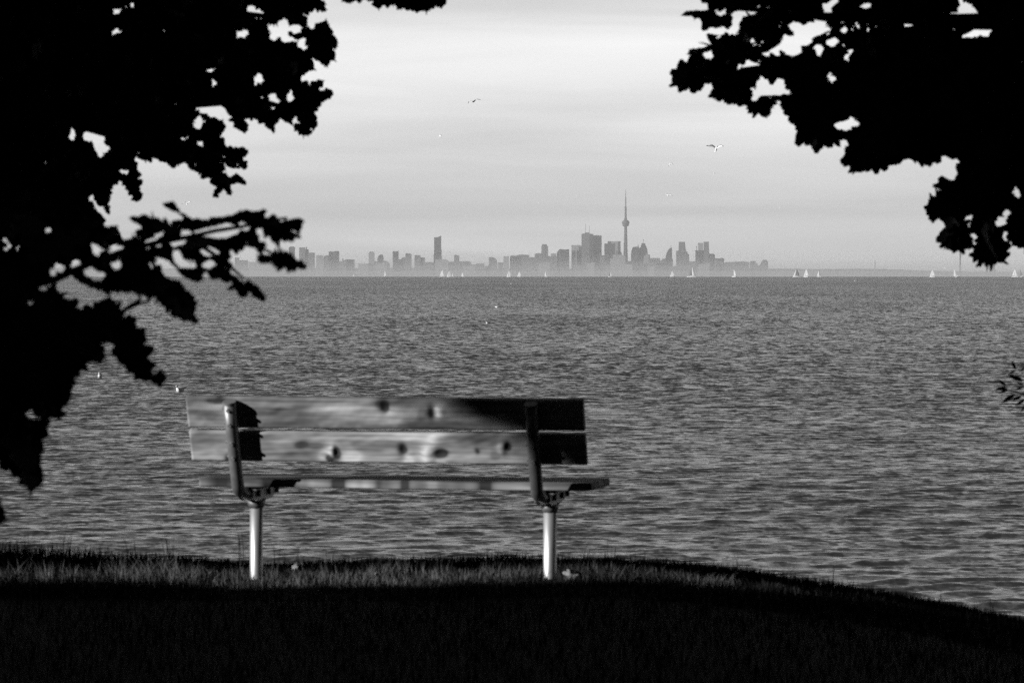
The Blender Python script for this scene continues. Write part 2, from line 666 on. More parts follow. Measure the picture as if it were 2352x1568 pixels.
def board(name, L, w, t, M, marks, parent, lift=(), seed=0, label=None, front_tone=1.0):
    """plank along X, w high (local v), t thick; a fine sheet of quads so knots and dents are real relief.
    marks: (x 0..1 from left, v 0..1 from bottom, rx m, rv m, factor)"""
    nu, nv = 300, 26
    us = np.linspace(0, 1, nu)
    vs = np.linspace(0, 1, nv)
    U, Vv = np.meshgrid(us, vs)
    x = (U - .5) * L
    v = (Vv - .5) * w
    r = np.random.default_rng(seed)
    wear = 1 + .5 * noise2(U * 13, Vv * 4.2, seed + 1) + .3 * noise2(U * 45, Vv * 9, seed + 2)
    rel = .0022 * noise2(U * 9, Vv * 3, seed + 5) + .0011 * noise2(U * 38, Vv * 7, seed + 6) + .0005 * noise2(U * 110, Vv * 16, seed + 7)
    for mx, mv, rx, rv, f in marks:
        gsn = np.exp(-((U - mx) * L / rx) ** 2 - ((Vv - mv) * w / rv) ** 2)
        wear = wear * (1 + (f - 1) * np.clip(gsn * 1.7 * (1 + .75 * noise2(U * 55, Vv * 7, seed + 9)), 0, 1))
    for mx, mv, rx, rv, hgt in lift:
        gsn = np.exp(-((U - mx) * L / rx) ** 2 - ((Vv - mv) * w / rv) ** 2)
        rel = rel + 1.6 * hgt * gsn
    e = .004
    edge = np.clip(np.minimum(np.minimum(Vv, 1 - Vv) * w, np.minimum(U, 1 - U) * L) / e, 0, 1)
    rnd = (1 - edge) ** 2 * .004
    back = np.stack([x, v, -t / 2 - rel * edge + rnd], -1).reshape(-1, 3)      # side -n (seen by the camera)
    front = np.stack([x, v, t / 2 - rnd + 0 * rel], -1).reshape(-1, 3)
    Vt = np.concatenate([back, front])
    n = nu * nv
    ii = (np.arange(nv - 1)[:, None] * nu + np.arange(nu - 1)[None, :]).ravel()
    Fb = np.stack([ii, ii + nu, ii + nu + 1, ii + 1], -1)
    Ff = np.stack([ii, ii + 1, ii + nu + 1, ii + nu], -1) + n
    a = np.arange(nu - 1)
    s1 = np.stack([a, a + 1, a + 1 + n, a + n], -1)
    tt = (nv - 1) * nu + np.arange(nu - 1)
    s2 = np.stack([tt + 1, tt, tt + n, tt + 1 + n], -1)
    c = np.arange(nv - 1) * nu
    s3 = np.stack([c + nu, c, c + n, c + nu + n], -1)
    c2 = c + nu - 1
    s4 = np.stack([c2, c2 + nu, c2 + nu + n, c2 + n], -1)
    F = np.concatenate([Fb, Ff, s1, s2, s3, s4])
    Mn = np.array(M)
    Vw = Vt @ Mn[:3, :3].T + Mn[:3, 3]
    o = np_mesh(name, Vw, F, M_wood, parent, smooth=False)
    at = o.data.attributes.new("wear", 'FLOAT', 'POINT')
    wv = np.clip(np.concatenate([wear.ravel(), wear.ravel() * front_tone]), .06, 2.5)
    at.data.foreach_set('value', wv.astype(np.float32))
    if label:
        o['label'] = label
    return o


def bench():
    TH = R(12)
    DL, DR = 15.2, 14.826
    pl = P(428, 910, DL)
    pr = P(1340, 918, DR)
    mid = (pl + pr) / 2
    top_local_y = -0.145
    root = empty("park_bench", (0, 0, 0), "weathered wooden park bench on two pale steel posts, facing the lake", "bench", rz=-TH)
    fwd = Vector((math.sin(TH), math.cos(TH), 0))
    base = Vector((mid.x, mid.y, 0)) - fwd * top_local_y
    root.location = (base.x, base.y, GZ)
    H = mid.z - GZ            # height of the top edge
    L = (pr - pl).length
    print("BENCH len", L, "height", H, "base", base)
    tilt = R(19)
    u = Vector((0, -math.sin(tilt), math.cos(tilt)))
    n = Vector((0, math.cos(tilt), math.sin(tilt)))       # toward the lake

    def fr(c):
        m = Matrix.Identity(4)
        m.col[0][:3] = (1, 0, 0)
        m.col[1][:3] = u
        m.col[2][:3] = n
        m.col[3][:3] = c
        return m
    bw_, gap, t = .140, .020, .038
    topc = Vector((0, top_local_y, H)) - u * (bw_ / 2)
    lowc = topc - u * (bw_ + gap)

    def xm(dx, a=428, b=1340):
        return (dx - a) / (b - a)
    board("backrest_board", L, bw_, t, fr(topc),
          [(xm(505), .93, .05, .012, .2), (xm(890), .72, .018, .03, .12), (xm(884), .85, .03, .02, .4), (xm(995), .62, .017, .03, .05), (xm(1018), .64, .03, .03, 2.0),
           (xm(975), .55, .02, .03, .6), (xm(905), .55, .06, .02, 1.3), (xm(700), .6, .25, .03, 1.35), (xm(470), .3, .08, .03, .45), (xm(480), .75, .06, .03, 1.35),
           (xm(760), .1, .5, .022, .55), (xm(1010), .15, .16, .03, .5), (xm(940), .3, .06, .02, .7), (xm(630), .95, .3, .008, .5)],
          root, [(xm(1000), .62, .02, .03, -.006), (xm(1018), .62, .025, .03, .005), (xm(890), .72, .02, .03, -.005), (xm(700), .6, .3, .03, .003)], 3,
          "upper backrest board with two dark knots")
    board("backrest_board", L * 1.0, bw_, t, fr(lowc),
          [(xm(690), .60, .035, .02, .3), (xm(720), .56, .05, .015, .45), (xm(752), .12, .018, .02, .08), (xm(772), .33, .016, .03, .1), (xm(745), .2, .03, .03, 2.0),
           (xm(765), .5, .02, .03, 1.9), (xm(802), .12, .04, .03, 2.3), (xm(925), .42, .022, .03, .12), (xm(935), .1, .025, .03, 1.9), (xm(985), .3, .03, .05, 2.2),
           (xm(1012), .3, .035, .025, .1), (xm(1005), .08, .03, .02, 1.8), (xm(1093), .45, .012, .015, .15), (xm(1165), .6, .016, .02, .08), (xm(1150), .55, .022, .03, 1.7),
           (xm(1135), .3, .02, .02, .6), (xm(1005), .8, .035, .03, 1.9), (xm(900), .85, .2, .012, 1.5), (xm(520), .08, .025, .03, .1), (xm(470), .25, .06, .03, 1.5),
           (xm(455), .65, .06, .05, .6), (xm(600), .1, .15, .03, 1.2), (xm(1160), .9, .06, .02, 1.5), (xm(860), .6, .12, .03, .6)],
          root, [(xm(760), .25, .03, .04, .006), (xm(980), .3, .035, .05, .007), (xm(1012), .3, .03, .03, -.006), (xm(925), .42, .02, .03, -.006), (xm(1005), .8, .04, .03, .004),
                 (xm(1165), .6, .015, .02, -.006), (xm(1150), .5, .02, .03, .005), (xm(695), .58, .03, .02, -.004), (xm(770), .33, .015, .03, -.007)], 7,
          "lower backrest board with knots and pale bare patches")
    # seat: three planks
    st = R(-0.4)
    y0, z0 = .045, .45

    def srow(c):
        m = Matrix.Identity(4)
        m.col[0][:3] = (1, 0, 0)
        m.col[1][:3] = (0, -math.sin(st + math.pi / 2) * 0 + math.cos(st), math.sin(st))
        m.col[2][:3] = (0, -math.sin(st), math.cos(st))
        m.col[3][:3] = c
        return m
    marks = [[(.06, .1, .05, .1, .3), (.18, .1, .03, .1, .15), (.36, .05, .03, .1, .15), (.47, .1, .04, .08, .3), (.53, .1, .02, .08, .2), (.60, .05, .03, .1, 1.7), (.735, .1, .03, .1, .15), (.42, .1, .05, .1, 1.5), (.66, .1, .04, .1, .6), (.28, .1, .06, .1, 1.7)], [(.3, .4, .1, .05, .5)], [(.6, .4, .1, .05, .6)]]
    for k in range(3):
        yy = y0 + .07 + k * .152
        board("seat_board", L, .14, .036, srow(Vector((0, yy, z0 - .02 + (yy - y0) * math.tan(st) + .012))), marks[k], root, (), 20 + k, front_tone=.4)
    # steel: uprights of bent tube carrying the backrest, seat brackets, ground posts
    off = -(t / 2 + .0285 + .002)
    for sx in (-.688, .676):
        top = topc + u * (bw_ / 2 - .008) + n * off
        low = lowc - u * (bw_ / 2 + .10) + n * off
        zb = .386
        pts = [top + Vector((sx, 0, 0)), (top * .66 + low * .34) + Vector((sx, 0, 0)), (top * .33 + low * .67) + Vector((sx, 0, 0)), low + Vector((sx, 0, 0))]
        # bend from the leaning line to horizontal
        p0 = low + Vector((sx, 0, 0))
        d0 = -u
        p3 = Vector((sx, .17, zb))
        tlen = (p0.z - zb) / math.cos(tilt)
        corner = p0 + d0 * tlen
        for q in range(1, 8):
            s = q / 7
            a_ = p0.lerp(corner, s)
            b_ = corner.lerp(p3, s)
            pts.append(a_.lerp(b_, s))
        pts.append(Vector((sx, .33, zb)))
        V, F = tube_data(pts, [.0285] * len(pts), 20)
        upr = mesh_obj("upright", V, F, M_upright, root, True)
        for q in F[-2:]:
            pass
        # end cap
        V, F = tube_data([top + Vector((sx, 0, 0)) - u * .004, top + Vector((sx, 0, 0)) + u * .006], [.031, .030], 20)
        mesh_obj("tube_cap", V, F, M_bolt, upr)
        # bolts through the boards
        for c in (topc, lowc):
            for e in (.035, -.035):
                q = c + u * e + n * off + Vector((sx, 0, 0))
                V, F = tube_data([q - n * .026, q - n * .037], [.0095, .008], 10)
                mesh_obj("bolt", V, F, M_bolt, upr)
                V, F = tube_data([q + Vector((-.026, 0, 0)), q + Vector((-.034, 0, 0))], [.008, .007], 8)
                mesh_obj("bolt", V, F, M_bolt, upr)
        # bracket plate under the seat, tapered to the front
        bm = bmesh.new()
        prof = [(.06, .37), (.13, .355), (.33, .355), (.44, .375), (.50, .405), (.50, .424), (.06, .408)]
        for s in (-1, 1):
            fl = []
            for x_ in (sx + s * .030, sx + s * .036):
                fl.append([bm.verts.new((x_, y_, z_)) for y_, z_ in prof])
            bm.faces.new(fl[0])
            bm.faces.new(fl[1][::-1])
            for i in range(len(prof)):
                j = (i + 1) % len(prof)
                bm.faces.new((fl[0][i], fl[1][i], fl[1][j], fl[0][j]))
        add_box(bm, (sx - .05, .06, .4065), (sx + .05, .50, .4115))
        bk = bm_obj("seat_bracket", bm, M_upright, root)
        for yb in (.13, .30, .43):
            V, F = tube_data([(sx + .043, yb, .4065), (sx + .043, yb, .375)], [.008, .008], 8)
            mesh_obj("bolt", V, F, M_bolt, bk)
        # collar gusset and ground post
        V, F = tube_data([(sx, .235, .36), (sx, .235, .33), (sx, .235, .315)], [.046, .037, .031], 20)
        mesh_obj("post_collar", V, F, M_upright, root, True)
        V, F = tube_data([(sx, .235, -.12), (sx, .235, .0), (sx, .235, .345)], [.0295, .0295, .0295], 28)
        mesh_obj("post", V, F, M_galv, root, True)
    return root


bench()

# ------------------------------------------------------------------ trees: leaf fitting
def equiv(p):
    """where a point's shadow line meets the bank-top plane"""
    z = p[:, 2] - GZ
    k = z / SDIR.z
    return p[:, 0] - SDIR.x * k, p[:, 1] - SDIR.y * k


def in_light(p, m=0.0):
    """points that would shade the gap of sun that reaches the bench and the strip of turf"""
    x, y = equiv(p)
    wob = .035 * np.sin(x * 5.3) + .02 * np.sin(x * 13)
    a = (x > -4.5) & (x < .85 + wob * 2 + m) & (y > 15.08 - m + wob * .5) & (y < np.where((x > -1.3) & (x < .1), 15.8, 15.56) + m + wob)
    b = (x > .5) & (x < 1.4 + wob * 2 + m) & (y > 15.34 - m * .5) & (y < 15.8)
    b |= (x > -.25 - m) & (x < 1.93 + m + wob * 2 + (y - 15.75) * .3) & (y > 15.66 - m * .5) & (y < 16.28 + m)
    return (a | b) & (p[:, 1] < 15.2)


def T(pts, ox, oy, s):
    return [(ox + x * s, oy + y * s) for x, y in pts]


MS = 3.0                                    # mask cell, in frame units
MX0, MY0 = -240, -160
MW, MH = int((2352 + 480) / MS), int((1568 + 200) / MS)


def fill_poly(mask, poly, val):
    poly = np.array(poly)
    yy = (np.arange(MH) + .5) * MS + MY0
    xx = (np.arange(MW) + .5) * MS + MX0
    x1, y1 = poly[:, 0], poly[:, 1]
    x2, y2 = np.roll(x1, -1), np.roll(y1, -1)
    for r_, y in enumerate(yy):
        c = (y1 <= y) != (y2 <= y)
        if not c.any():
            continue
        xi = np.sort(x1[c] + (y - y1[c]) / (y2[c] - y1[c]) * (x2[c] - x1[c]))
        for a, b in zip(xi[::2], xi[1::2]):
            mask[r_, (xx > a) & (xx < b)] = val


def fill_ell(mask, cx, cy, rx, ry, val):
    yy = ((np.arange(MH) + .5) * MS + MY0)[:, None]
    xx = ((np.arange(MW) + .5) * MS + MX0)[None, :]
    mask[((xx - cx) / rx) ** 2 + ((yy - cy) / ry) ** 2 < 1] = val


OAK_HALF = [(0, .012), (.08, .022), (.16, .13), (.23, .19), (.29, .16), (.345, .07), (.40, .10), (.46, .26), (.54, .31), (.60, .25), (.645, .11),
            (.70, .12), (.76, .27), (.83, .29), (.88, .20), (.92, .17), (.97, .15), (1.0, .04)]
MAPLE_POL = [(-80, .34), (-60, .46), (-42, .50), (-32, .31), (-15, .46), (1, .63), (12, .62), (24, .46), (36, .29), (52, .46), (63, .52), (74, .50), (83, .68), (90, .74)]


def leaf_oak():
    V, F = [], []
    for i, (t, w) in enumerate(OAK_HALF):
        V += [(-w, t, 0), (0, t, 0), (w, t, 0)]
        if i:
            a = (i - 1) * 3
            F += [(a, a + 1, a + 4, a + 3), (a + 1, a + 2, a + 5, a + 4)]
    V = np.array(V, float)
    V[:, 1] -= .5
    return V, np.array(F)


def leaf_maple():
    pts = [(math.cos(R(a)) * r_, .37 + math.sin(R(a)) * r_) for a, r_ in MAPLE_POL]
    left = [(-x, y) for x, y in pts[::-1][1:]]
    out = pts + left
    V = [(0, .37, 0)] + [(x, y, 0) for x, y in out]
    F = []
    n = len(out)
    i = 1
    while i < n:
        F.append((0, i, i + 1, i + 2 if i + 2 <= n else 1))
        i += 2
    if (n % 2) == 1:
        F.append((0, n, 1, 1)) if False else None
    V = np.array(V, float)
    V[:, 1] -= .42
    return V, np.array(F)


def leaf_lance():
    V, F = [], []
    for i, (t, w) in enumerate([(0, .01), (.15, .06), (.4, .095), (.7, .065), (1, .004)]):
        V += [(-w, t, 0), (0, t, 0), (w, t, 0)]
        if i:
            a = (i - 1) * 3
            F += [(a, a + 1, a + 4, a + 3), (a + 1, a + 2, a + 5, a + 4)]
    V = np.array(V, float)
    V[:, 1] -= .5
    return V, np.array(F)


def samples(V, F, k=4):
    """points spread over a leaf blade"""
    out = [V.copy()]
    for f in F:
        q = V[f]
        out.append(q.mean(0)[None])
        for j in range(len(f)):
            out.append(((q[j] + q.mean(0)) / 2)[None])
            out.append(((q[j] + q[j - 1]) / 2)[None])
            out.append((q[j] * .8 + q.mean(0) * .2)[None])
    return np.concatenate(out)


def warp(V, r):
    """droop and fold of one leaf"""
    V = V.copy()
    V[:, 2] += np.abs(V[:, 0]) * r.uniform(-.1, .5) - V[:, 1] ** 2 * r.uniform(-.1, .5)
    return V


def rotm(r, face=1.0):
    """random leaf orientation, mostly showing its blade to the lake side / viewer"""
    roll = r.uniform(0, 2 * math.pi)
    tx, ty = r.normal(0, .62 * face), r.normal(0, .62 * face)
    tx, ty = np.clip(tx, -1.25, 1.25), np.clip(ty, -1.25, 1.25)
    M = Matrix.Rotation(tx, 3, 'X') @ Matrix.Rotation(ty, 3, 'Z') @ Matrix.Rotation(math.pi / 2, 3, 'X') @ Matrix.Rotation(roll, 3, 'Z')
    return np.array(M)


def fit_leaves(mask, LV, LF, size, D0, dD, r, goal=2, tries=10, keep=.93, forbid=None, small=.5, maxn=6000, cov_out=None):
    """lay real leaves through a crown so that together they fill the crown's outline"""
    smp = samples(LV, LF)
    cov = np.zeros(mask.shape, np.int16)
    verts = []
    todo = np.argwhere(mask)
    fails = np.zeros(mask.shape, np.int16)
    n = 0
    rounds = 0
    inner = mask.copy()                  # away from the rim leaves lie several deep; at the rim single whole leaves show
    for _ in range(7):
        e = inner.copy()
        e[1:] &= inner[:-1]
        e[:-1] &= inner[1:]
        e[:, 1:] &= inner[:, :-1]
        e[:, :-1] &= inner[:, 1:]
        inner = e
    gmap = np.where(inner, goal, 1)
    while n < maxn and rounds < 90:
        rounds += 1
        want = mask & (cov < gmap) & (fails < np.where(inner, 10, 7))
        cells = np.argwhere(want)
        if len(cells) < 4:
            break
        pick = cells[r.permutation(len(cells))[:max(60, len(cells) // 12)]]
        for cy, cx in pick:
            if cov[cy, cx] >= gmap[cy, cx]:
                continue
            px = MX0 + (cx + r.uniform(0, 1)) * MS
            py = MY0 + (cy + r.uniform(0, 1)) * MS
            best = None
            f = fails[cy, cx]
            for k in range(tries):
                D = D0 + r.uniform(-dD, dD)
                s = size * r.uniform(.75, 1.15) * (1 if f < 3 else (.85 if f < 5 else .7))
                Rm = rotm(r, 1.0 if inner[cy, cx] else .55)
                sm = (smp * s) @ Rm.T
                c = P(px, py, D)
                qx = px + sm[:, 0] / D * FPX
                qy = py - sm[:, 2] / D * FPX
                # slide so that the wanted cell is somewhere inside the leaf, not only at its centre
                j = r.integers(len(sm))
                qx = qx - (sm[j, 0] / D * FPX)
                qy = qy + (sm[j, 2] / D * FPX)
                c = P(px - sm[j, 0] / D * FPX, py + sm[j, 2] / D * FPX, D)
                ix = ((qx - MX0) / MS).astype(int)
                iy = ((qy - MY0) / MS).astype(int)
                ok = (ix >= 0) & (ix < MW) & (iy >= 0) & (iy < MH)
                ins = np.zeros(len(ix), bool)
                ins[ok] = mask[iy[ok], ix[ok]]
                fr_ = ins.mean()
                if forbid is not None and forbid[iy[ok], ix[ok]].any():
                    fr_ = 0.0
                if best is None or fr_ > best[0]:
                    best = (fr_, c, s, Rm, ix[ok], iy[ok])
                if fr_ >= .985:
                    break
            if best[0] < keep:
                fails[cy, cx] += 1
                continue
            _, c, s, Rm, ix, iy = best
            V = (warp(LV, r) * s) @ Rm.T + np.array(c)
            verts.append(V)
            lin = np.unique(iy * MW + ix)
            cov.ravel()[lin] += 1
            n += 1
    if cov_out is not None:
        cov_out.append(cov)
    return verts


def rim_leaflets(mask, cov, size, D0, dD, r, forbid, maxn=3500, LV=None):
    """small young leaves on the twig tips, where the large leaves leave the outline open"""
    LV = SIMPLE[0] if LV is None else LV
    smp = samples(LV, SIMPLE[1])
    verts = []
    fails = np.zeros(mask.shape, np.int16)
    for rnd in range(40):
        cells = np.argwhere(mask & (cov < 1) & (fails < 8))
        if len(cells) < 3 or len(verts) > maxn:
            break
        for cy, cx in cells[r.permutation(len(cells))[:max(80, len(cells) // 5)]]:
            if cov[cy, cx]:
                continue
            best = None
            for k in range(10):
                D = D0 + r.uniform(-dD, dD)
                s = size * r.uniform(.7, 1.2) * (1 if fails[cy, cx] < 3 else .6)
                Rm = rotm(r, .4)
                sm = (smp * s) @ Rm.T
                j = r.integers(len(sm))
                px = MX0 + (cx + .5) * MS - sm[j, 0] / D * FPX
                py = MY0 + (cy + .5) * MS + sm[j, 2] / D * FPX
                ix = ((px + sm[:, 0] / D * FPX - MX0) / MS).astype(int)
                iy = ((py - sm[:, 2] / D * FPX - MY0) / MS).astype(int)
                ok = (ix >= 0) & (ix < MW) & (iy >= 0) & (iy < MH)
                ins = np.zeros(len(ix), bool)
                ins[ok] = mask[iy[ok], ix[ok]]
                f = 0.0 if forbid[iy[ok], ix[ok]].any() else ins.mean()
                if best is None or f > best[0]:
                    best = (f, px, py, D, s, Rm, ix[ok], iy[ok])
                if f > .99:
                    break
            if best[0] < .93:
                fails[cy, cx] += 1
                continue
            f, px, py, D, s, Rm, ix, iy = best
            verts.append((LV * s) @ Rm.T + np.array(P(px, py, D)))
            cov.ravel()[np.unique(iy * MW + ix)] += 1
    return verts


def scatter_crown(r, centre, radii, n, LV, size, masks_ok=None, power=.45, face=1.5):
    """leaves through an ellipsoidal crown, clear of the picture's open view and of the sun gap"""
    verts = []
    got = 0
    B = n * 3
    d = r.normal(0, 1, (B, 3))
    d /= np.linalg.norm(d, axis=1)[:, None]
    rad = r.uniform(0, 1, B) ** power
    lump = 1 + .14 * np.sin(d[:, 0] * 7 + centre[0]) * np.sin(d[:, 1] * 6 + 1) + .1 * np.sin(d[:, 2] * 9)
    p = np.array(centre) + d * (rad * lump)[:, None] * np.array(radii)
    ok = p[:, 2] > ground_z(p[:, 0], p[:, 1]) + .5
    dx, dy, f = proj(p)
    mar = 45 + .8 * size * FPX / np.maximum(np.abs(f), .15)
    inview = (f > .05) & (dx > -mar) & (dx < 2352 + mar) & (dy > -mar) & (dy < 1568 + mar)
    ok &= ~inview
    ok &= ~in_light(p, .22)
    ok &= np.linalg.norm(p - np.array([0, 0, CAMZ]), axis=1) > 1.6
    p = p[ok][:n]
    for q in p:
        verts.append((warp(LV, r) * size * r.uniform(.7, 1.2)) @ rotm(r, face).T + q)
    return verts


def leaf_mesh(name, groups, mat_, parent):
    """groups: list of (list of vert arrays, faces)"""
    Vs, Fs, off = [], [], 0
    for verts, LF in groups:
        if not verts:
            continue
        A = np.array(verts)
        k = A.shape[1]
        n = len(A)
        Vs.append(A.reshape(-1, 3))
        Fs.append((LF[None] + (np.arange(n) * k)[:, None, None]).reshape(-1, LF.shape[1]) + off)
        off += n * k
    return np_mesh(name, np.concatenate(Vs), np.concatenate(Fs), mat_, parent)


SIMPLE = (np.array([(0, -.5, 0), (.28, -.1, .06), (.22, .3, .05), (0, .5, 0), (-.22, .3, .05), (-.28, -.1, .06)], float), np.array([(0, 1, 2, 3), (0, 3, 4, 5)]))
POINTED = np.array([(0, -.42, 0), (.2, -.2, .04), (.13, .15, .03), (0, .6, 0), (-.13, .15, .03), (-.2, -.2, .04)], float)
OAK, MAPLE, LANCE = leaf_oak(), leaf_maple(), leaf_lance()


def limbs(parent, trunk_pts, trunk_r, branches, name_b="limb"):
    V, F = tube_data(trunk_pts, trunk_r, 14)
    mesh_obj("trunk", V, F, M_bark, parent, True)
    for pts, r0, r1 in branches:
        n = len(pts)
        # smooth the limb a little
        q = [Vector(pts[0])]
        for a, b in zip(pts[:-1], pts[1:]):
            a, b = Vector(a), Vector(b)
            q += [a.lerp(b, .5) + Vector((0, 0, .02 * (b - a).length)), b]
        rr = [r0 + (r1 - r0) * i / (len(q) - 1) for i in range(len(q))]
        V, F = tube_data(q, rr, 8)
        mesh_obj(name_b, V, F, M_bark, parent, True)


# --- outlines of the crowns as they hang into the view
A1 = (0, 0, .3907)
up_l = T([(-300, -300), (1830, -300), (1830, 0), (1925, 10), (1920, 70), (1895, 75), (1860, 60), (1820, 70), (1800, 90), (1785, 120), (1800, 140), (1840, 190), (1865, 205),
          (1862, 160), (1880, 122), (1925, 130), (1950, 170), (1940, 205), (1960, 205), (1995, 255), (1985, 285), (1945, 280), (1930, 290), (1965, 330), (1998, 385), (1975, 378), (1935, 335),
          (1915, 310), (1935, 370), (1942, 402), (1915, 395), (1890, 370), (1850, 352), (1815, 350), (1850, 400), (1860, 430), (1820, 410), (1780, 402), (1755, 410),
          (1780, 430), (1770, 450), (1740, 455), (1760, 470), (1790, 495), (1840, 500), (1880, 460), (1915, 475), (1890, 510), (1850, 530), (1880, 545), (1930, 520), (1962, 540),
          (1945, 575), (1905, 600), (1870, 602), (1870, 650), (1850, 680), (1865, 720), (1860, 755), (1832, 732), (1838, 790), (1810, 798), (1770, 795), (1740, 765), (1715, 745),
          (1690, 720), (1670, 690), (1620, 680), (1610, 700), (1638, 722), (1605, 732), (1620, 770), (1640, 787), (1600, 790), (1575, 730), (1530, 710), (1490, 695),
          (1440, 690), (1430, 710), (1452, 775), (1435, 790), (1400, 775), (1370, 740), (1355, 715), (1375, 690), (1340, 660), (1310, 620), (1280, 600), (1220, 600), (1210, 570),
          (1190, 560), (1165, 545), (1172, 625), (1150, 600), (1130, 600), (1170, 655), (1230, 680), (1250, 710), (1300, 695), (1330, 730), (1320, 770), (1290, 780), (1260, 800),
          (1300, 850), (1360, 890), (1430, 868), (1470, 885), (1450, 910), (1410, 930), (1447, 950), (1452, 985), (1405, 985), (1385, 1000), (1440, 1060), (1460, 1102),
          (1415, 1085), (1390, 1070), (1355, 1090), (1378, 1162), (1350, 1150), (1325, 1108), (1292, 1105), (1292, 1165), (1243, 1160), (1255, 1120), (1275, 1090), (1250, 1060),
          (1215, 1050), (1200, 1010), (1160, 1017), (1110, 990), (1100, 960), (1060, 940), (1052, 992), (1010, 988), (985, 950), (940, 955), (910, 920), (890, 955), (850, 953),
          (835, 915), (785, 915), (800, 980), (817, 1060), (805, 1085), (848, 1150), (832, 1172), (790, 1182), (768, 1150), (738, 1105), (745, 1062), (700, 1065), (665, 1085),
          (660, 1115), (625, 1140), (645, 1180), (640, 1220), (657, 1260), (650, 1290), (640, 1320), (690, 1350), (720, 1420), (400, 1560), (-300, 1560)], *A1)
h_l = [T([(490, 785), (570, 772), (615, 800), (610, 850), (642, 868), (590, 922), (560, 870), (540, 820), (505, 835)], *A1),
       T([(1060, 520), (1140, 545), (1120, 600), (1090, 590), (1065, 560)], *A1),
       T([(555, 1190), (600, 1225), (655, 1290), (640, 1300), (600, 1265), (560, 1215)], *A1)]
e_l = [(975, 530, 24, 15), (975, 560, 22, 12), (1165, 720, 17, 35), (1237, 408, 13, 13), (1520, 470, 20, 27), (1520, 600, 24, 12), (1605, 590, 20, 36), (1425, 205, 28, 14),
       (1600, 165, 18, 14), (1665, 165, 30, 45), (1740, 170, 28, 22), (1610, 218, 20, 22), (1690, 235, 32, 15), (1778, 262, 22, 34), (1475, 55, 24, 14), (1525, 85, 14, 24),
       (765, 35, 18, 9), (680, 75, 17, 17), (690, 190, 17, 20), (1740, 705, 16, 17), (1355, 1012, 22, 26), (1188, 890, 20, 20), (1705, 575, 14, 22), (280, 1360, 20, 17),
       (40, 1430, 27, 40), (115, 1465, 14, 19), (425, 790, 12, 30), (418, 680, 13, 13), (1310, 942, 16, 10), (1075, 825, 14, 12), (1180, 850, 12, 20), (535, 1163, 10, 16), (628, 1325, 14, 18),
       (1262, 492, 10, 12), (1108, 560, 12, 12), (730, 1010, 22, 8), (1035, 610, 10, 14)]
mask_oak = np.zeros((MH, MW), bool)
fill_poly(mask_oak, up_l, True)
# small sprays at the top edge, middle of the picture
for poly in ([(783, -60), (783, 8), (795, 4), (800, -5), (812, 10), (820, -4), (845, 0), (866, 21), (880, 12), (885, 0), (905, 14), (921, 25), (930, 12), (925, -60)],
             [(910, -60), (908, -2), (912, 22), (922, 24), (926, 8), (938, 18), (955, 30), (966, 18), (985, 30), (993, 12), (1000, -3), (1012, 20), (1020, 10), (1027, 12), (1030, -60)]):
    fill_poly(mask_oak, poly, True)
for h in h_l:
    fill_poly(mask_oak, h, False)
for cx, cy, rx, ry in e_l:
    fill_ell(mask_oak, cx * .3907, cy * .3907, rx * .3907 + 1.5, ry * .3907 + 1.5, False)

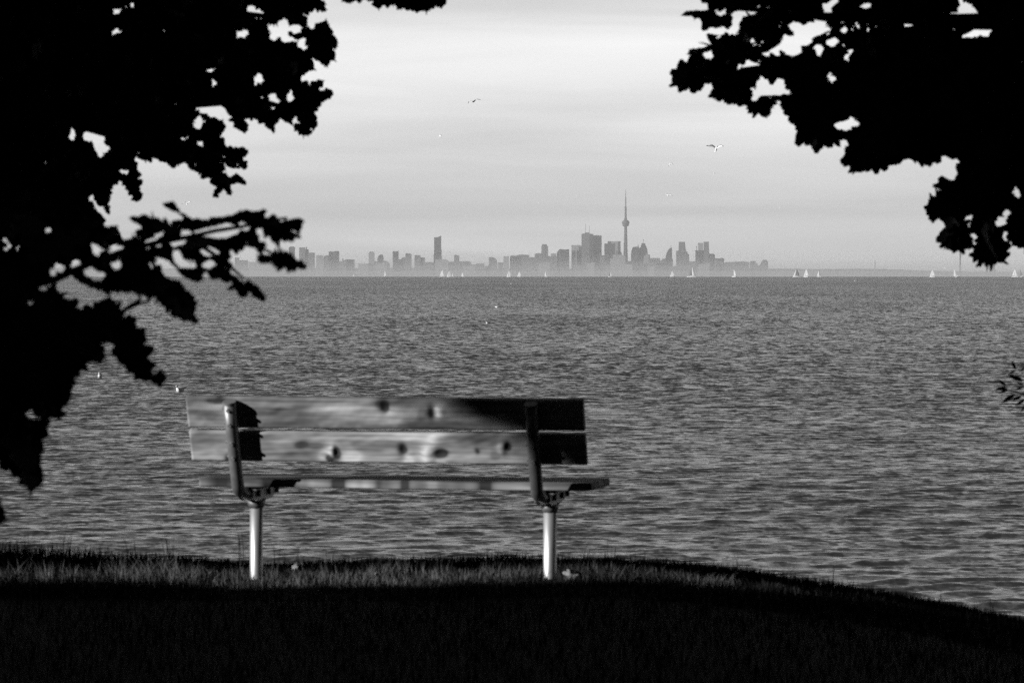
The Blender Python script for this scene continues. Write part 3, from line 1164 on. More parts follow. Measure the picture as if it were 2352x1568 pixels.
# nearer oak branch, lower left
R3 = (367.5, 428.75, .19527)
R1 = (0, 428.75, .2083)
R2 = (0, 735, .3125)
low_main = T([(1300, 440), (1290, 480), (1290, 530), (1360, 575), (1440, 570), (1520, 520), (1580, 480), (1560, 440), (1480, 400), (1420, 370), (1410, 330), (1480, 315), (1540, 330), (1580, 305),
              (1650, 330), (1740, 335), (1790, 380), (1820, 460), (1850, 400), (1920, 410), (2000, 370)], *R1) + \
    T([(260, 400), (310, 400), (200, 320), (60, 240), (5, 195), (25, 175), (80, 185), (150, 155), (185, 200), (235, 280), (330, 340), (400, 380), (470, 360), (510, 395), (535, 440), (560, 380), (620, 340),
       (700, 355), (870, 325), (940, 275), (1020, 262), (1100, 298), (1220, 250), (1285, 290), (1235, 335), (1185, 350), (1180, 388), (1250, 375), (1390, 322), (1425, 338), (1345, 405), (1290, 470), (1320, 490),
       (1380, 420), (1440, 395), (1540, 382), (1640, 352), (1705, 398), (1665, 470), (1600, 495), (1520, 498), (1510, 530), (1600, 540), (1665, 572), (1685, 612), (1600, 610), (1520, 635), (1440, 595), (1405, 640),
       (1400, 740), (1350, 690), (1290, 610), (1240, 565), (1200, 580), (1150, 610), (1160, 640), (1240, 650), (1275, 700), (1225, 725), (1240, 780), (1280, 790), (1340, 730), (1400, 778), (1460, 732), (1525, 780),
       (1580, 830), (1670, 858), (1765, 975), (1700, 975), (1600, 970), (1540, 1015), (1480, 965), (1350, 932), (1250, 902), (1170, 902), (1125, 880), (1160, 800), (1130, 740), (1090, 680), (1040, 642), (1005, 680),
       (990, 752), (940, 765), (880, 722), (840, 720), (795, 760), (855, 830), (800, 880), (772, 930), (790, 980), (845, 1030), (865, 1080), (960, 1100), (1080, 1160), (1200, 1220), (1265, 1290), (1235, 1370),
       (1150, 1325), (1060, 1265), (975, 1325), (920, 1280), (870, 1190), (770, 1145), (710, 1082), (640, 1105), (580, 1080), (540, 1005), (505, 1040), (520, 1095), (440, 1135), (360, 1105), (250, 1050), (150, 930), (90, 860)], *R3) + \
    T([(1850, 840), (1790, 780), (1700, 810), (1620, 860), (1630, 940), (1670, 985), (1745, 915), (1795, 950), (1825, 1010), (1935, 1030), (1940, 1090), (2065, 1190), (2000, 1212), (2120, 1240), (2225, 1290), (2120, 1330),
       (2160, 1440), (2270, 1525), (2100, 1505), (1950, 1435), (1800, 1315), (1720, 1195), (1640, 1120), (1600, 1200), (1540, 1160), (1510, 1130), (1450, 1110), (1420, 1080), (1340, 1165), (1270, 1100), (1240, 1130), (1200, 1215),
       (1120, 1150), (1060, 1118), (1000, 1135), (940, 1080), (880, 1080), (840, 1030), (780, 975), (705, 965), (688, 1050), (650, 990), (600, 950), (535, 970), (610, 1070), (640, 1150), (720, 1280), (745, 1385), (800, 1412),
       (900, 1372), (1040, 1322), (1130, 1272), (1225, 1240), (1290, 1260), (1290, 1330), (1350, 1385), (1360, 1440), (1440, 1480)], *R1) + \
    T([(930, -5), (990, 30), (1020, 80), (1082, 130), (1090, 170), (1040, 180), (1050, 230), (1080, 258), (1085, 308), (1150, 320), (1190, 370), (1248, 432), (1200, 462), (1185, 515), (1150, 482), (1110, 460), (1000, 432),
       (980, 380), (930, 322), (880, 280), (830, 252), (780, 230), (750, 225), (767, 290), (740, 328), (700, 290), (650, 275), (588, 265), (580, 330), (592, 402), (560, 427), (500, 427), (507, 490), (490, 560), (515, 622), (470, 612),
       (440, 600), (457, 700), (445, 748), (400, 720), (362, 680), (328, 635), (350, 700), (352, 775), (322, 785), (352, 832), (312, 890), (300, 930), (322, 1015), (260, 980), (188, 948), (200, 1000), (230, 1040), (290, 1060),
       (320, 1120), (327, 1190), (280, 1232), (240, 1240), (225, 1270), (170, 1200), (130, 1130), (100, 1080), (50, 1040), (0, 1035), (-500, 1000), (-500, -200)], *R2) + \
    T([(-300, 300), (500, 300)], *R1)
holes_low = [T([(385, 530), (560, 500), (800, 435), (905, 480), (935, 530), (800, 592), (620, 612), (480, 590)], *R3),
             T([(925, 400), (1085, 460), (1000, 525), (950, 470)], *R3),
             T([(150, 745), (225, 755), (275, 865), (360, 865), (445, 945), (330, 948), (240, 952), (175, 880)], *R3),
             T([(1620, 600), (1690, 565), (1785, 620), (1765, 655), (1690, 642), (1640, 685), (1610, 660)], *R1),
             T([(1000, 615), (1110, 670), (1140, 705), (1095, 710), (1070, 795), (1035, 730)], *R1),
             T([(895, 890), (970, 855), (1050, 930), (1155, 958), (1130, 1022), (1060, 1025), (960, 985)], *R1)]
e_low3 = [(310, 570, 52, 48), (205, 650, 88, 38), (590, 770, 95, 38), (580, 915, 55, 36), (1170, 525, 30, 38), (1250, 765, 35, 32)]
e_low1 = [(75, 620, 50, 75), (215, 690, 24, 36), (530, 495, 32, 30), (600, 425, 17, 17), (1280, 690, 72, 50), (1285, 870, 36, 36), (835, 850, 47, 32), (650, 895, 42, 37), (1740, 525, 34, 28),
          (500, 1110, 52, 32), (1180, 430, 28, 35), (340, 1275, 20, 40), (1520, 770, 28, 22), (570, 910, 26, 24)]
e_low2 = [(790, 188, 45, 24), (222, 688, 30, 22), (258, 716, 24, 16), (1140, 372, 24, 12)]
mask_low = np.zeros((MH, MW), bool)
fill_poly(mask_low, low_main, True)
fill_poly(mask_low, T([(-300, 1250), (0, 1325), (35, 1420), (62, 1478), (105, 1528), (80, 1538), (55, 1482), (0, 1485), (-300, 1485)], *R2), True)
for h in holes_low:
    fill_poly(mask_low, h, False)
for e, t_ in ((e_low3, R3), (e_low1, R1), (e_low2, R2)):
    for cx, cy, rx, ry in e:
        fill_ell(mask_low, t_[0] + cx * t_[2], t_[1] + cy * t_[2], rx * t_[2] + 1.5, ry * t_[2] + 1.5, False)
forbid_left = np.zeros((MH, MW), bool)
for h in holes_low + h_l:
    fill_poly(forbid_left, h, True)
for e, t_ in ((e_low3, R3), (e_low1, R1), (e_low2, R2), (e_l, A1)):
    for cx, cy, rx, ry in e:
        fill_ell(forbid_left, t_[0] + cx * t_[2], t_[1] + cy * t_[2], rx * t_[2] * .95, ry * t_[2] * .95, True)
# the farther crown stays out of the gaps of the nearer branch
for h in holes_low:
    fill_poly(mask_oak, h, False)
for e, t_ in ((e_low3, R3), (e_low1, R1), (e_low2, R2)):
    for cx, cy, rx, ry in e:
        fill_ell(mask_oak, t_[0] + cx * t_[2], t_[1] + cy * t_[2], rx * t_[2], ry * t_[2], False)
for h in h_l:
    fill_poly(mask_low, h, False)

# maple, upper right
C2 = (1494.5, 0, .41009)
R4 = (1519, 0, .1875)
map_poly = T([(540, -400), (540, 50), (600, 62), (680, 20), (712, 40), (700, 100), (720, 112), (670, 140), (580, 120), (380, 124), (290, 140), (205, 205), (300, 202), (370, 212), (390, 245), (470, 238), (492, 290), (462, 350),
              (500, 382), (560, 372), (640, 330), (700, 345), (790, 335), (820, 400), (790, 420), (700, 420), (560, 400), (488, 422), (580, 452), (610, 485), (690, 462), (760, 455), (800, 440), (840, 455), (800, 500), (700, 512),
              (680, 550), (560, 562), (460, 590), (380, 588), (305, 612), (330, 650), (275, 692), (350, 672), (372, 662), (375, 800), (130, 848), (80, 935), (190, 900), (110, 988), (190, 1022), (250, 990),
              (198, 1060), (200, 1125), (292, 1135), (360, 1072), (390, 1110), (420, 1155), (480, 1080), (510, 1000), (550, 980), (560, 900), (640, 888), (640, 932), (730, 942), (690, 1030), (600, 1110), (598, 1200), (640, 1245),
              (710, 1200), (740, 1150), (760, 1230), (810, 1285), (880, 1220), (970, 1198), (1022, 1250), (988, 1292), (1062, 1312), (1042, 1390), (1140, 1425), (1220, 1378), (1262, 1455), (1345, 1412), (1370, 1310), (1415, 1245),
              (1500, 1225), (1438, 1290), (1555, 1322), (1560, 1408), (1640, 1390), (1750, 1322), (1800, 1270)], *R4) + \
    T([(850, 610), (808, 655), (800, 692), (850, 717), (920, 708), (860, 760), (812, 792), (880, 802), (930, 812), (962, 835), (1010, 790), (1060, 822), (1100, 832), (1112, 870), (1072, 902), (1110, 932), (1150, 963), (1220, 952),
       (1265, 922), (1276, 885), (1300, 925), (1340, 890), (1360, 915), (1400, 878), (1480, 888), (1500, 918), (1530, 898), (1572, 925), (1605, 905), (1585, 870), (1632, 828), (1690, 832), (1720, 862), (1750, 892), (1792, 885),
       (1740, 922), (1722, 947), (1762, 950), (1768, 985), (1700, 1005), (1580, 1028), (1578, 1048), (1642, 1062), (1580, 1085), (1550, 1130), (1537, 1190), (1560, 1230), (1585, 1255), (1620, 1208), (1660, 1232), (1712, 1200),
       (1670, 1260), (1648, 1310), (1662, 1322), (1638, 1372), (1672, 1370), (1690, 1425), (1730, 1418), (1745, 1368), (1792, 1420), (1795, 1330), (1800, 1285), (1832, 1305), (1862, 1332), (1800, 1400), (1798, 1470), (1842, 1440), (1860, 1485),
       (1890, 1460), (1940, 1472), (1982, 1487), (2003, 1400), (1965, 1350), (1932, 1312), (1990, 1292), (2050, 1320), (2091, 1375), (2600, 1500), (2600, -400)], *C2)
holes_m = [T([(760, 140), (840, 125), (970, 108), (987, 135), (960, 165), (1038, 153), (905, 210), (890, 255), (830, 255), (850, 302), (628, 313), (740, 240), (750, 195), (800, 215), (810, 175)], *C2),
           T([(600, 420), (640, 450), (740, 440), (745, 480), (818, 515), (700, 535), (620, 530), (575, 572), (558, 485), (600, 510)], *C2),
           T([(1030, 695), (1090, 680), (1130, 652), (1168, 690), (1130, 717), (1090, 727), (1040, 717)], *C2),
           T([(1700, -60), (1752, 0), (1790, 30), (1843, 60), (1790, 100), (1740, 130), (1690, 178), (1667, 90), (1720, 60)], *C2),
           T([(1728, 218), (1800, 180), (1840, 152), (1918, 150), (1890, 205), (1840, 205), (1760, 222)], *C2),
           T([(958, 20), (1052, -10), (1030, 40), (1010, 103), (988, 90), (968, 60)], *C2),
           T([(845, 185), (920, 150), (1000, 118), (1090, 148), (1200, 58), (1250, 110), (1100, 170), (1060, 215), (1010, 180), (952, 270), (935, 380), (890, 420), (985, 430), (960, 445), (830, 450), (815, 400), (860, 340), (880, 250), (900, 205)], *R4),
           T([(668, 205), (690, 150), (862, 93), (872, 110), (780, 165)], *R4)]
e_m = [(1410, 100, 32, 20), (1440, 132, 22, 30), (1510, 90, 32, 16), (1235, 155, 37, 15), (1080, 105, 17, 17), (1020, 240, 36, 19), (940, 285, 28, 28), (1110, 320, 17, 24), (1132, 292, 16, 16), (590, 235, 28, 26),
       (325, 310, 26, 15), (475, 378, 22, 14), (560, 362, 47, 18), (700, 45, 32, 15), (700, 160, 20, 16), (1190, 572, 18, 13), (1680, 792, 22, 17), (1785, 1057, 20, 11), (1655, 1100, 14, 11), (1650, 1158, 13, 14), (1950, 1030, 17, 14),
       (2050, 1082, 18, 30), (1800, 1238, 30, 30), (1955, 1240, 40, 20), (1995, 1197, 18, 21), (1740, 1180, 10, 14), (2045, 320, 17, 12), (2080, 315, 12, 15), (1085, 800, 17, 13), (1585, 115, 20, 13), (1640, 90, 14, 12),
       (1205, 35, 27, 17), (980, 560, 17, 13), (1010, 440, 22, 12), (997, 393, 12, 16), (1085, 172, 14, 14), (1150, 150, 13, 16), (1135, 805, 12, 12), (1285, 207, 10, 10), (1340, 212, 11, 10), (1200, 700, 13, 12), (2000, 395, 24, 10), (1405, 498, 9, 9)]
mask_map = np.zeros((MH, MW), bool)
fill_poly(mask_map, map_poly, True)
for h in holes_m:
    fill_poly(mask_map, h, False)
for cx, cy, rx, ry in e_m:
    fill_ell(mask_map, 1494.5 + cx * .41009, cy * .41009, rx * .41009 + 1.5, ry * .41009 + 1.5, False)


forbid_map = np.zeros((MH, MW), bool)
for h in holes_m:
    fill_poly(forbid_map, h, True)
for cx, cy, rx, ry in e_m:
    fill_ell(forbid_map, 1494.5 + cx * .41009, cy * .41009, rx * .41009 * 1.0, ry * .41009 * 1.0, True)


def clean_light(verts):
    if not verts:
        return verts
    A = np.array([v.mean(0) for v in verts])
    bad = in_light(A, .03)
    return [v for v, b in zip(verts, bad) if not b]


def big_oak():
    r = np.random.default_rng(101)
    t = empty("oak_tree", (-3.6, 10.2, float(ground_z(-3.6, 10.2))), "large lobed-leaf oak filling the upper left, its boughs hanging over the lake view", "tree", "trees framing the view")
    o = Vector(t.location)

    def loc(p):
        return Vector(p) - o
    co = []
    lv = fit_leaves(mask_oak, OAK[0], OAK[1], .112, 11.6, .8, r, goal=3, tries=14, keep=.89, maxn=6500, forbid=forbid_left, cov_out=co)
    sm_ = rim_leaflets(mask_oak, co[0], .052, 11.6, .5, r, forbid_left)
    lv = clean_light(lv)
    sm_ = clean_light(sm_)
    sc_ = scatter_crown(r, (-4.5, 8.5, GZ + 6.2), (5.2, 6.0, 4.2), 11000, SIMPLE[0], .22)
    sc_ += scatter_crown(r, (-3.4, 11.0, GZ + 2.2), (2.1, 1.5, 1.6), 5000, SIMPLE[0], .12, power=.6)
    sc_ += scatter_crown(r, (-1.0, 10.8, GZ + 3.2), (3.2, 1.7, 1.0), 6000, SIMPLE[0], .12, power=.6)
    print("OAK leaves", len(lv), len(sc_))
    lv = [v - np.array(o) for v in lv]
    sc_ = [v - np.array(o) for v in sc_]
    leaf_mesh("crown", [(lv, OAK[1]), (sc_ + [v - np.array(o) for v in sm_], SIMPLE[1])], M_leaf, t)
    g0 = 0
    trunk = [(0, 0, -.3), (0.02, 0, .6), (.05, -.05, 2.0), (0, -.1, 3.6), (-.1, -.2, 5.5), (-.1, -.3, 7.5)]
    br = []
    for pts in ([(-3.55, 10.1, GZ + 1.6), P(-100, 330, 11.0), P(120, 250, 11.3), P(330, 190, 11.5), P(480, 150, 11.6), P(640, 130, 11.6)],
                [(-3.55, 10.1, GZ + 1.9), P(-60, 150, 11.3), P(200, 60, 11.5), P(450, 30, 11.6), P(640, 40, 11.6)],
                [P(120, 250, 11.3), P(250, 290, 11.4), P(380, 330, 11.5), P(470, 350, 11.6), P(530, 375, 11.6)],
                [P(330, 190, 11.5), P(450, 225, 11.5), P(560, 230, 11.6), P(650, 245, 11.6)],
                [(-3.55, 10.1, GZ + 1.2), P(-60, 480, 11.2), P(100, 440, 11.4), P(200, 420, 11.5)],
                [(-3.6, 10.0, GZ + 3.4), P(300, -220, 11.4), P(600, -120, 11.5), P(800, -70, 11.6), P(960, -30, 11.6)]):
        br.append(([loc(p) for p in pts], .05, .006))
    for a in range(7):
        an = a * .9
        z = 3.2 + a * .55
        br.append(([(0, -.1, z), (1.5 * math.cos(an), 1.5 * math.sin(an), z + .7), (3.2 * math.cos(an + .2) - .5, 3.2 * math.sin(an + .2) - 1, z + 1.4)], .09, .02))
    br = [b for b in br]
    limbs(t, trunk, [.30, .24, .21, .18, .13, .06], br)


def near_oak():
    r = np.random.default_rng(202)
    t = empty("oak_tree", (-1.9, 6.6, float(ground_z(-1.9, 6.6))), "young oak at the left edge, blurred lobed leaves reaching out over the horizon", "tree", "trees framing the view")
    o = Vector(t.location)
    co = []
    lv = fit_leaves(mask_low, OAK[0], OAK[1], .13, 7.0, .45, r, goal=3, tries=14, keep=.90, maxn=5000, forbid=forbid_left, cov_out=co)
    sm_ = rim_leaflets(mask_low, co[0], .034, 7.0, .3, r, forbid_left)
    print("NEAR leaves", len(lv))
    sc_ = scatter_crown(r, (-2.4, 6.7, GZ + 1.7), (1.5, 1.3, 1.6), 6000, SIMPLE[0], .1, power=.6) + sm_
    leaf_mesh("crown", [([v - np.array(o) for v in lv], OAK[1]), ([v - np.array(o) for v in sc_], SIMPLE[1])], M_leaf, t)

    def loc(p):
        return Vector(p) - o
    br = []
    for pts, r0 in (([(-1.88, 6.6, GZ + .9), P(-60, 700, 6.9), P(130, 640, 6.95), P(290, 575, 7.0), P(430, 545, 7.0), P(560, 520, 7.0), P(660, 500, 7.0)], .011),
                    ([(-1.88, 6.6, GZ + .8), P(-60, 820, 6.9), P(120, 790, 6.95), P(230, 760, 7.0), P(285, 712, 7.0), P(345, 690, 7.0)], .009),
                    ([P(430, 545, 7.0), P(500, 590, 7.0), P(560, 640, 7.0)], .006),
                    ([P(285, 712, 7.0), P(320, 690, 7.0), P(322, 660, 7.0)], .005),
                    ([P(430, 545, 7.0), P(520, 555, 7.0), P(600, 570, 7.0), P(660, 600, 7.0)], .005),
                    ([P(290, 575, 7.0), P(350, 600, 7.0), P(370, 650, 7.0), P(400, 700, 7.0)], .006)):
        br.append(([loc(p) for p in pts], r0, .0025))
    for a in range(5):
        an = 2.2 + a * .8
        z = 1.0 + a * .45
        br.append(([(0, 0, z), (.5 * math.cos(an), .5 * math.sin(an), z + .4), (1.1 * math.cos(an), 1.1 * math.sin(an), z + .7)], .03, .008))
    limbs(t, [(0, 0, -.2), (.02, 0, .8), (-.05, 0, 1.8), (-.1, -.05, 3.2)], [.07, .055, .045, .015], br)


def maple():
    r = np.random.default_rng(303)
    t = empty("maple_tree", (3.9, 9.6, float(ground_z(3.9, 9.6))), "broad maple with pointed leaves overhanging the upper right", "tree", "trees framing the view")
    o = Vector(t.location)
    co = []
    lv = fit_leaves(mask_map, MAPLE[0], MAPLE[1], .135, 11.3, .8, r, goal=3, tries=14, keep=.88, maxn=6000, forbid=forbid_map, cov_out=co)
    sm_ = rim_leaflets(mask_map, co[0], .056, 11.3, .5, r, forbid_map, LV=POINTED)
    lv = clean_light(lv)
    sc_ = scatter_crown(r, (4.6, 8.6, GZ + 6.0), (4.8, 5.6, 4.0), 11000, SIMPLE[0], .22) + clean_light(sm_)
    sc_ += scatter_crown(r, (3.5, 10.6, GZ + 2.2), (2.0, 1.5, 1.5), 6500, SIMPLE[0], .12, power=.6)
    sc_ += scatter_crown(r, (2.6, 10.7, GZ + 3.2), (2.4, 1.7, 1.0), 5000, SIMPLE[0], .12, power=.6)
    print("MAPLE leaves", len(lv), len(sc_))
    leaf_mesh("crown", [([v - np.array(o) for v in lv], MAPLE[1]), ([v - np.array(o) for v in sc_], SIMPLE[1])], M_leaf_m, t)

    def loc(p):
        return Vector(p) - o
    br = []
    for pts in ([(3.85, 9.65, GZ + 1.7), P(2450, 250, 10.9), P(2250, 210, 11.1), P(2050, 180, 11.2), P(1850, 150, 11.3), P(1700, 160, 11.3)],
                [(3.85, 9.65, GZ + 2.0), P(2450, 60, 11.0), P(2200, 50, 11.2), P(1900, 40, 11.3), P(1680, 20, 11.3)],
                [(3.85, 9.65, GZ + 1.2), P(2440, 400, 11.0), P(2330, 400, 11.2), P(2260, 450, 11.3), P(2230, 520, 11.3)],
                [P(2250, 210, 11.1), P(2150, 290, 11.2), P(2050, 340, 11.3)]):
        br.append(([loc(p) for p in pts], .045, .006))
    for a in range(7):
        an = a * .9
        z = 3.2 + a * .5
        br.append(([(0, -.1, z), (1.5 * math.cos(an), 1.5 * math.sin(an), z + .7), (3.0 * math.cos(an + .2) + .5, 3.0 * math.sin(an + .2) - 1, z + 1.3)], .08, .02))
    limbs(t, [(0, 0, -.3), (0, 0, .6), (-.05, -.05, 2.2), (0, -.1, 4), (.1, -.2, 6), (.1, -.3, 7.6)], [.27, .22, .19, .15, .1, .04], br)


big_oak()
near_oak()
maple()


# --- unseen trees added left and behind, crowns trimmed to shape the bank's shade
def shade_tree(x, y, h, rad, n, seed, label):
    r = np.random.default_rng(seed)
    z0 = float(ground_z(x, y))
    t = empty("shade_tree", (x, y, z0), label, "tree", "unseen trees added to shade the bank")
    c = (x, y, z0 + h * .55)
    sc_ = scatter_crown(r, c, (rad, rad, h * .47), n, SIMPLE[0], .42, power=.38)
    o = np.array([x, y, z0])
    leaf_mesh("crown", [([v - o for v in sc_], SIMPLE[1])], M_leaf, t)
    br = []
    for a in range(5):
        an = a * 1.3
        z = h * (.25 + .1 * a)
        lp = [(0, 0, z), (rad * .35 * math.cos(an), rad * .35 * math.sin(an), z + .6), (rad * .7 * math.cos(an), rad * .7 * math.sin(an), z + 1.2)]
        dense = np.array([np.array(lp[0]) + (np.array(lp[2]) - np.array(lp[0])) * q for q in np.linspace(0, 1, 30)]) + o
        if not in_light(dense, .25).any():
            br.append((lp, .09, .02))
    limbs(t, [(0, 0, -.3), (0, 0, h * .4), (.1, .1, h * .85)], [.26, .2, .05], br)


for i, (x, y, h, rad, n) in enumerate([(-12.5, 14.3, 10, 4.8, 17000), (-13.5, 6.5, 10.5, 4.4, 15000), (-12.0, -1.0, 10, 4.4, 8000), (-19, 6.2, 12, 5.0, 9000), (-20, 1, 12, 4.8, 7000), (-26, 5, 14, 5.4, 7000),
                                       (-12, -8, 10, 4.6, 5000), (-4, -7, 10, 4.6, 5000), (4, -7.5, 10, 4.6, 5000), (11, -4, 10, 4.6, 5000), (12, 5, 9, 4.2, 5000), (-17, 15.5, 9, 3.4, 6000), (-22, 17, 10, 4.2, 6000)]):
    shade_tree(x, y, h, rad, n, 500 + i, "unseen tree added out of view to shade the bank")


# ------------------------------------------------------------------ willow shoots at the right edge
def willow():
    D0 = 13.2
    base = Vector((2.75, D0, float(ground_z(2.75, D0))))
    t = empty("willow_shrub", base, "thin willow shoots with narrow leaves poking in at the right edge", "shrub")
    r = np.random.default_rng(7)
    R6 = (2229.5, 796.25, .1172)
    strokes = [((880, 440), (800, 262)), ((880, 462), (742, 525)), ((1030, 670), (720, 540)), ((700, 765), (520, 632)), ((560, 690), (450, 665)), ((700, 788), (468, 840)), ((745, 815), (562, 908)),
               ((870, 925), (600, 1105)), ((1000, 965), (785, 1055)), ((1030, 785), (862, 845)), ((1060, 1035), (868, 1155)), ((1060, 1150), (985, 1285)), ((1060, 355), (945, 312)), ((1060, 395), (968, 492)),
               ((1045, 742), (885, 700)), ((1100, 880), (1000, 905)), ((1050, 520), (960, 545))]
    lv = []
    for (a, b) in strokes:
        D = D0 + r.uniform(-.08, .08)
        pa = P(R6[0] + a[0] * R6[2], R6[1] + a[1] * R6[2], D)
        pb = P(R6[0] + b[0] * R6[2], R6[1] + b[1] * R6[2], D + r.uniform(-.015, .015))
        d = pb - pa
        L = d.length
        yv = d.normalized()
        zv = Vector((0, -1, 0)) + Vector((r.normal(0, .2), 0, r.normal(0, .2)))
        xv = yv.cross(zv).normalized()
        zv = xv.cross(yv)
        M = np.array([xv, yv, zv]).T
        V = warp(LANCE[0], r) * L
        V[:, 0] *= 1.7
        lv.append(V @ M.T + np.array((pa + pb) / 2) - np.array(base))
    # the rest of the shrub, beyond the frame
    stems = []
    tips = [P(2335, 838, D0), P(2318, 895, D0), P(2352, 905, D0)]
    for tp in tips:
        stems.append(([Vector((0, 0, -.05)), (tp - base) * .55 + Vector((.14, 0, .05)), (tp - base) + Vector((.06, 0, -.02)), tp - base], .007, .003))
    for pts, _, _ in list(stems):
        for j in range(34):
            s = r.uniform(.12, .97)
            a_, b_ = (pts[0], pts[1]) if s < .5 else (pts[1], pts[2])
            q = a_.lerp(b_, (s % .5) * 2)
            w = np.array([q + base])
            if proj(w)[0][0] > 2372:
                lv.append((warp(LANCE[0], r) * r.uniform(.05, .075)) @ rotm(r, 1.2).T + np.array(q + Vector((r.normal(0, .012), r.normal(0, .012), 0))))
    for k in range(16):
        an = r.uniform(0, 6.28)
        L = r.uniform(.7, 1.25)
        top = Vector((abs(math.cos(an)) * .45 + .12, math.sin(an) * .4, L))
        stems.append(([Vector((0, 0, -.05)), top * .5 + Vector((.05, 0, .1)), top], .007, .002))
        for j in range(26):
            s = r.uniform(.2, 1)
            q = top * s + Vector((r.normal(0, .03), r.normal(0, .03), .05))
            lv.append((warp(LANCE[0], r) * r.uniform(.05, .075)) @ rotm(r, 1.4).T + np.array(q))
    lv = [v for v in lv if True]
    leaf_mesh("foliage", [(lv, LANCE[1])], M_leaf_w, t)
    for pts, r0, r1 in stems:
        q = [Vector(p) for p in pts]
        V, F = tube_data(q, [r0 + (r1 - r0) * i / (len(q) - 1) for i in range(len(q))], 6)
        mesh_obj("stem", V, F, M_bark, t, True)


willow()

# ------------------------------------------------------------------ fallen leaves on the turf
for i, (dx, dy, s, lab) in enumerate([(676, 1312, .05, "pale curled dry leaf lying past the bench's left post"), (931, 1351, .045, "small bright dry leaf on the turf below the middle of the bench"),
                                      (862, 1328, .03, "tiny pale leaf beside another one under the bench, left of centre"), (827, 1331, .025, "tiniest pale leaf under the bench, left of its neighbour"),
                                      (1311, 1345, .085, "large pale dry leaf in the grass just right of the bench's right post"), (1509, 1352, .03, "small bright leaf right of the bench where the turf turns dark"),
                                      (1467, 1348, .03, "dull leaf lying among the grass near the end of the sunlit strip"), (1395, 1316, .04, "flat pale leaf at the back edge of the sunlit strip")]):
    D = 1.38 / ((dy - LEVEL) / FPX)
    p = P(dx, dy, D)
    gz = float(ground_z(p.x, p.y))
    r = np.random.default_rng(900 + i)
    s *= .72
    V = warp(OAK[0] if i % 2 else MAPLE[0], r) * s
    V[:, 2] += .15 * s * np.sin(V[:, 1] / s * 4)
    M = np.array(Matrix.Rotation(r.uniform(0, 6), 3, 'Z') @ Matrix.Rotation(R(35), 3, 'X'))
    o = mesh_obj("fallen_leaf", (V @ M.T).tolist(), (OAK[1] if i % 2 else MAPLE[1]).tolist(), M_dryleaf)
    o.location = (p.x, p.y, gz + .035)
    tag(o, lab, "leaf", "dry leaves scattered on the turf")


# ------------------------------------------------------------------ sailboats
def sea_z(D):
    return -D * D / (2 * REFF)


def boat(fx, hpx, D, main, jib, flip, heel, yaw, label, hullk=1.0):
    """fx: frame x in photograph pixels, hpx mast height there"""
    mast = hpx / 12800 * D
    k = mast / 13.0
    x = (fx - 1920) / 12800 * D
    t = empty("sailboat", (x, D, sea_z(D)), label, "sailboat", "sailboats out on the lake")
    t.rotation_euler = (0, heel, -yaw)
    t.scale = ((-1 if flip else 1) * k, k, k)
    # hull: stations along x
    st = [(-4.6, 1.0, 1.0), (-3.5, 1.35, .98), (-1.5, 1.6, .95), (1, 1.5, 1.0), (3, 1.0, 1.12), (4.6, .35, 1.28), (5.3, .03, 1.38)]
    V, F = [], []
    for i, (sx, b, h) in enumerate(st):
        V += [(sx, -b, h), (sx, -b * .85, .2), (sx, 0, -.35 if 0 < i < 6 else .1), (sx, b * .85, .2), (sx, b, h), (sx, 0, h + .08)]
        if i:
            for j in range(6):
                j2 = (j + 1) % 6
                F.append(((i - 1) * 6 + j, (i - 1) * 6 + j2, i * 6 + j2, i * 6 + j))
    F += [tuple(range(5, -1, -1)), tuple(range(len(V) - 6, len(V)))]
    hull = mesh_obj("hull", V, F, M_hull, t)
    bm = bmesh.new()
    add_box(bm, (-1.6, -.7, 1.0), (2.0, .7, 1.5), bevel=.12)
    bm_obj("cabin", bm, M_hull, hull)
    V, F = tube_data([(.9, 0, 1.0), (.9, 0, 13)], [.11, .07], 8)
    mesh_obj("mast", V, F, M_mast, t, True)
    V, F = tube_data([(.9, 0, 2.1), (-4.2, .3, 2.1)], [.09, .07], 8)
    mesh_obj("boom", V, F, M_mast, t, True)

    def sail(name, tack, clew, head, mat_, belly):
        V, F = [], []
        n, m_ = 10, 6
        tack, clew, head = map(Vector, (tack, clew, head))
        for i in range(n + 1):
            s = i / n
            a = tack.lerp(head, s)
            b = clew.lerp(head, s ** .92)
            b.x += (-1 if clew.x < tack.x else 0) * .75 * math.sin(s * math.pi) * .6
            for j in range(m_ + 1):
                q = a.lerp(b, j / m_)
                q.y += belly * math.sin(j / m_ * math.pi) * (1 - s * .6)
                V.append(q)
        for i in range(n):
            for j in range(m_):
                a = i * (m_ + 1) + j
                F.append((a, a + 1, a + m_ + 2, a + m_ + 1))
        return mesh_obj(name, V, F, mat_, t, True)
    if main:
        sail("mainsail", (.82, 0, 2.2), (-4.0, .3, 2.2), (.82, 0, 12.9), M_sail_d if main == 'd' else M_sail_w, -.5)
    if jib:
        sail("jib", (5.1, 0, 1.5), (1.4, -.6 if jib != 'b' else 1.2, 1.7), (1.0, 0, 12.2), M_sail_d if jib == 'd' else M_sail_w, -.6)
    return t


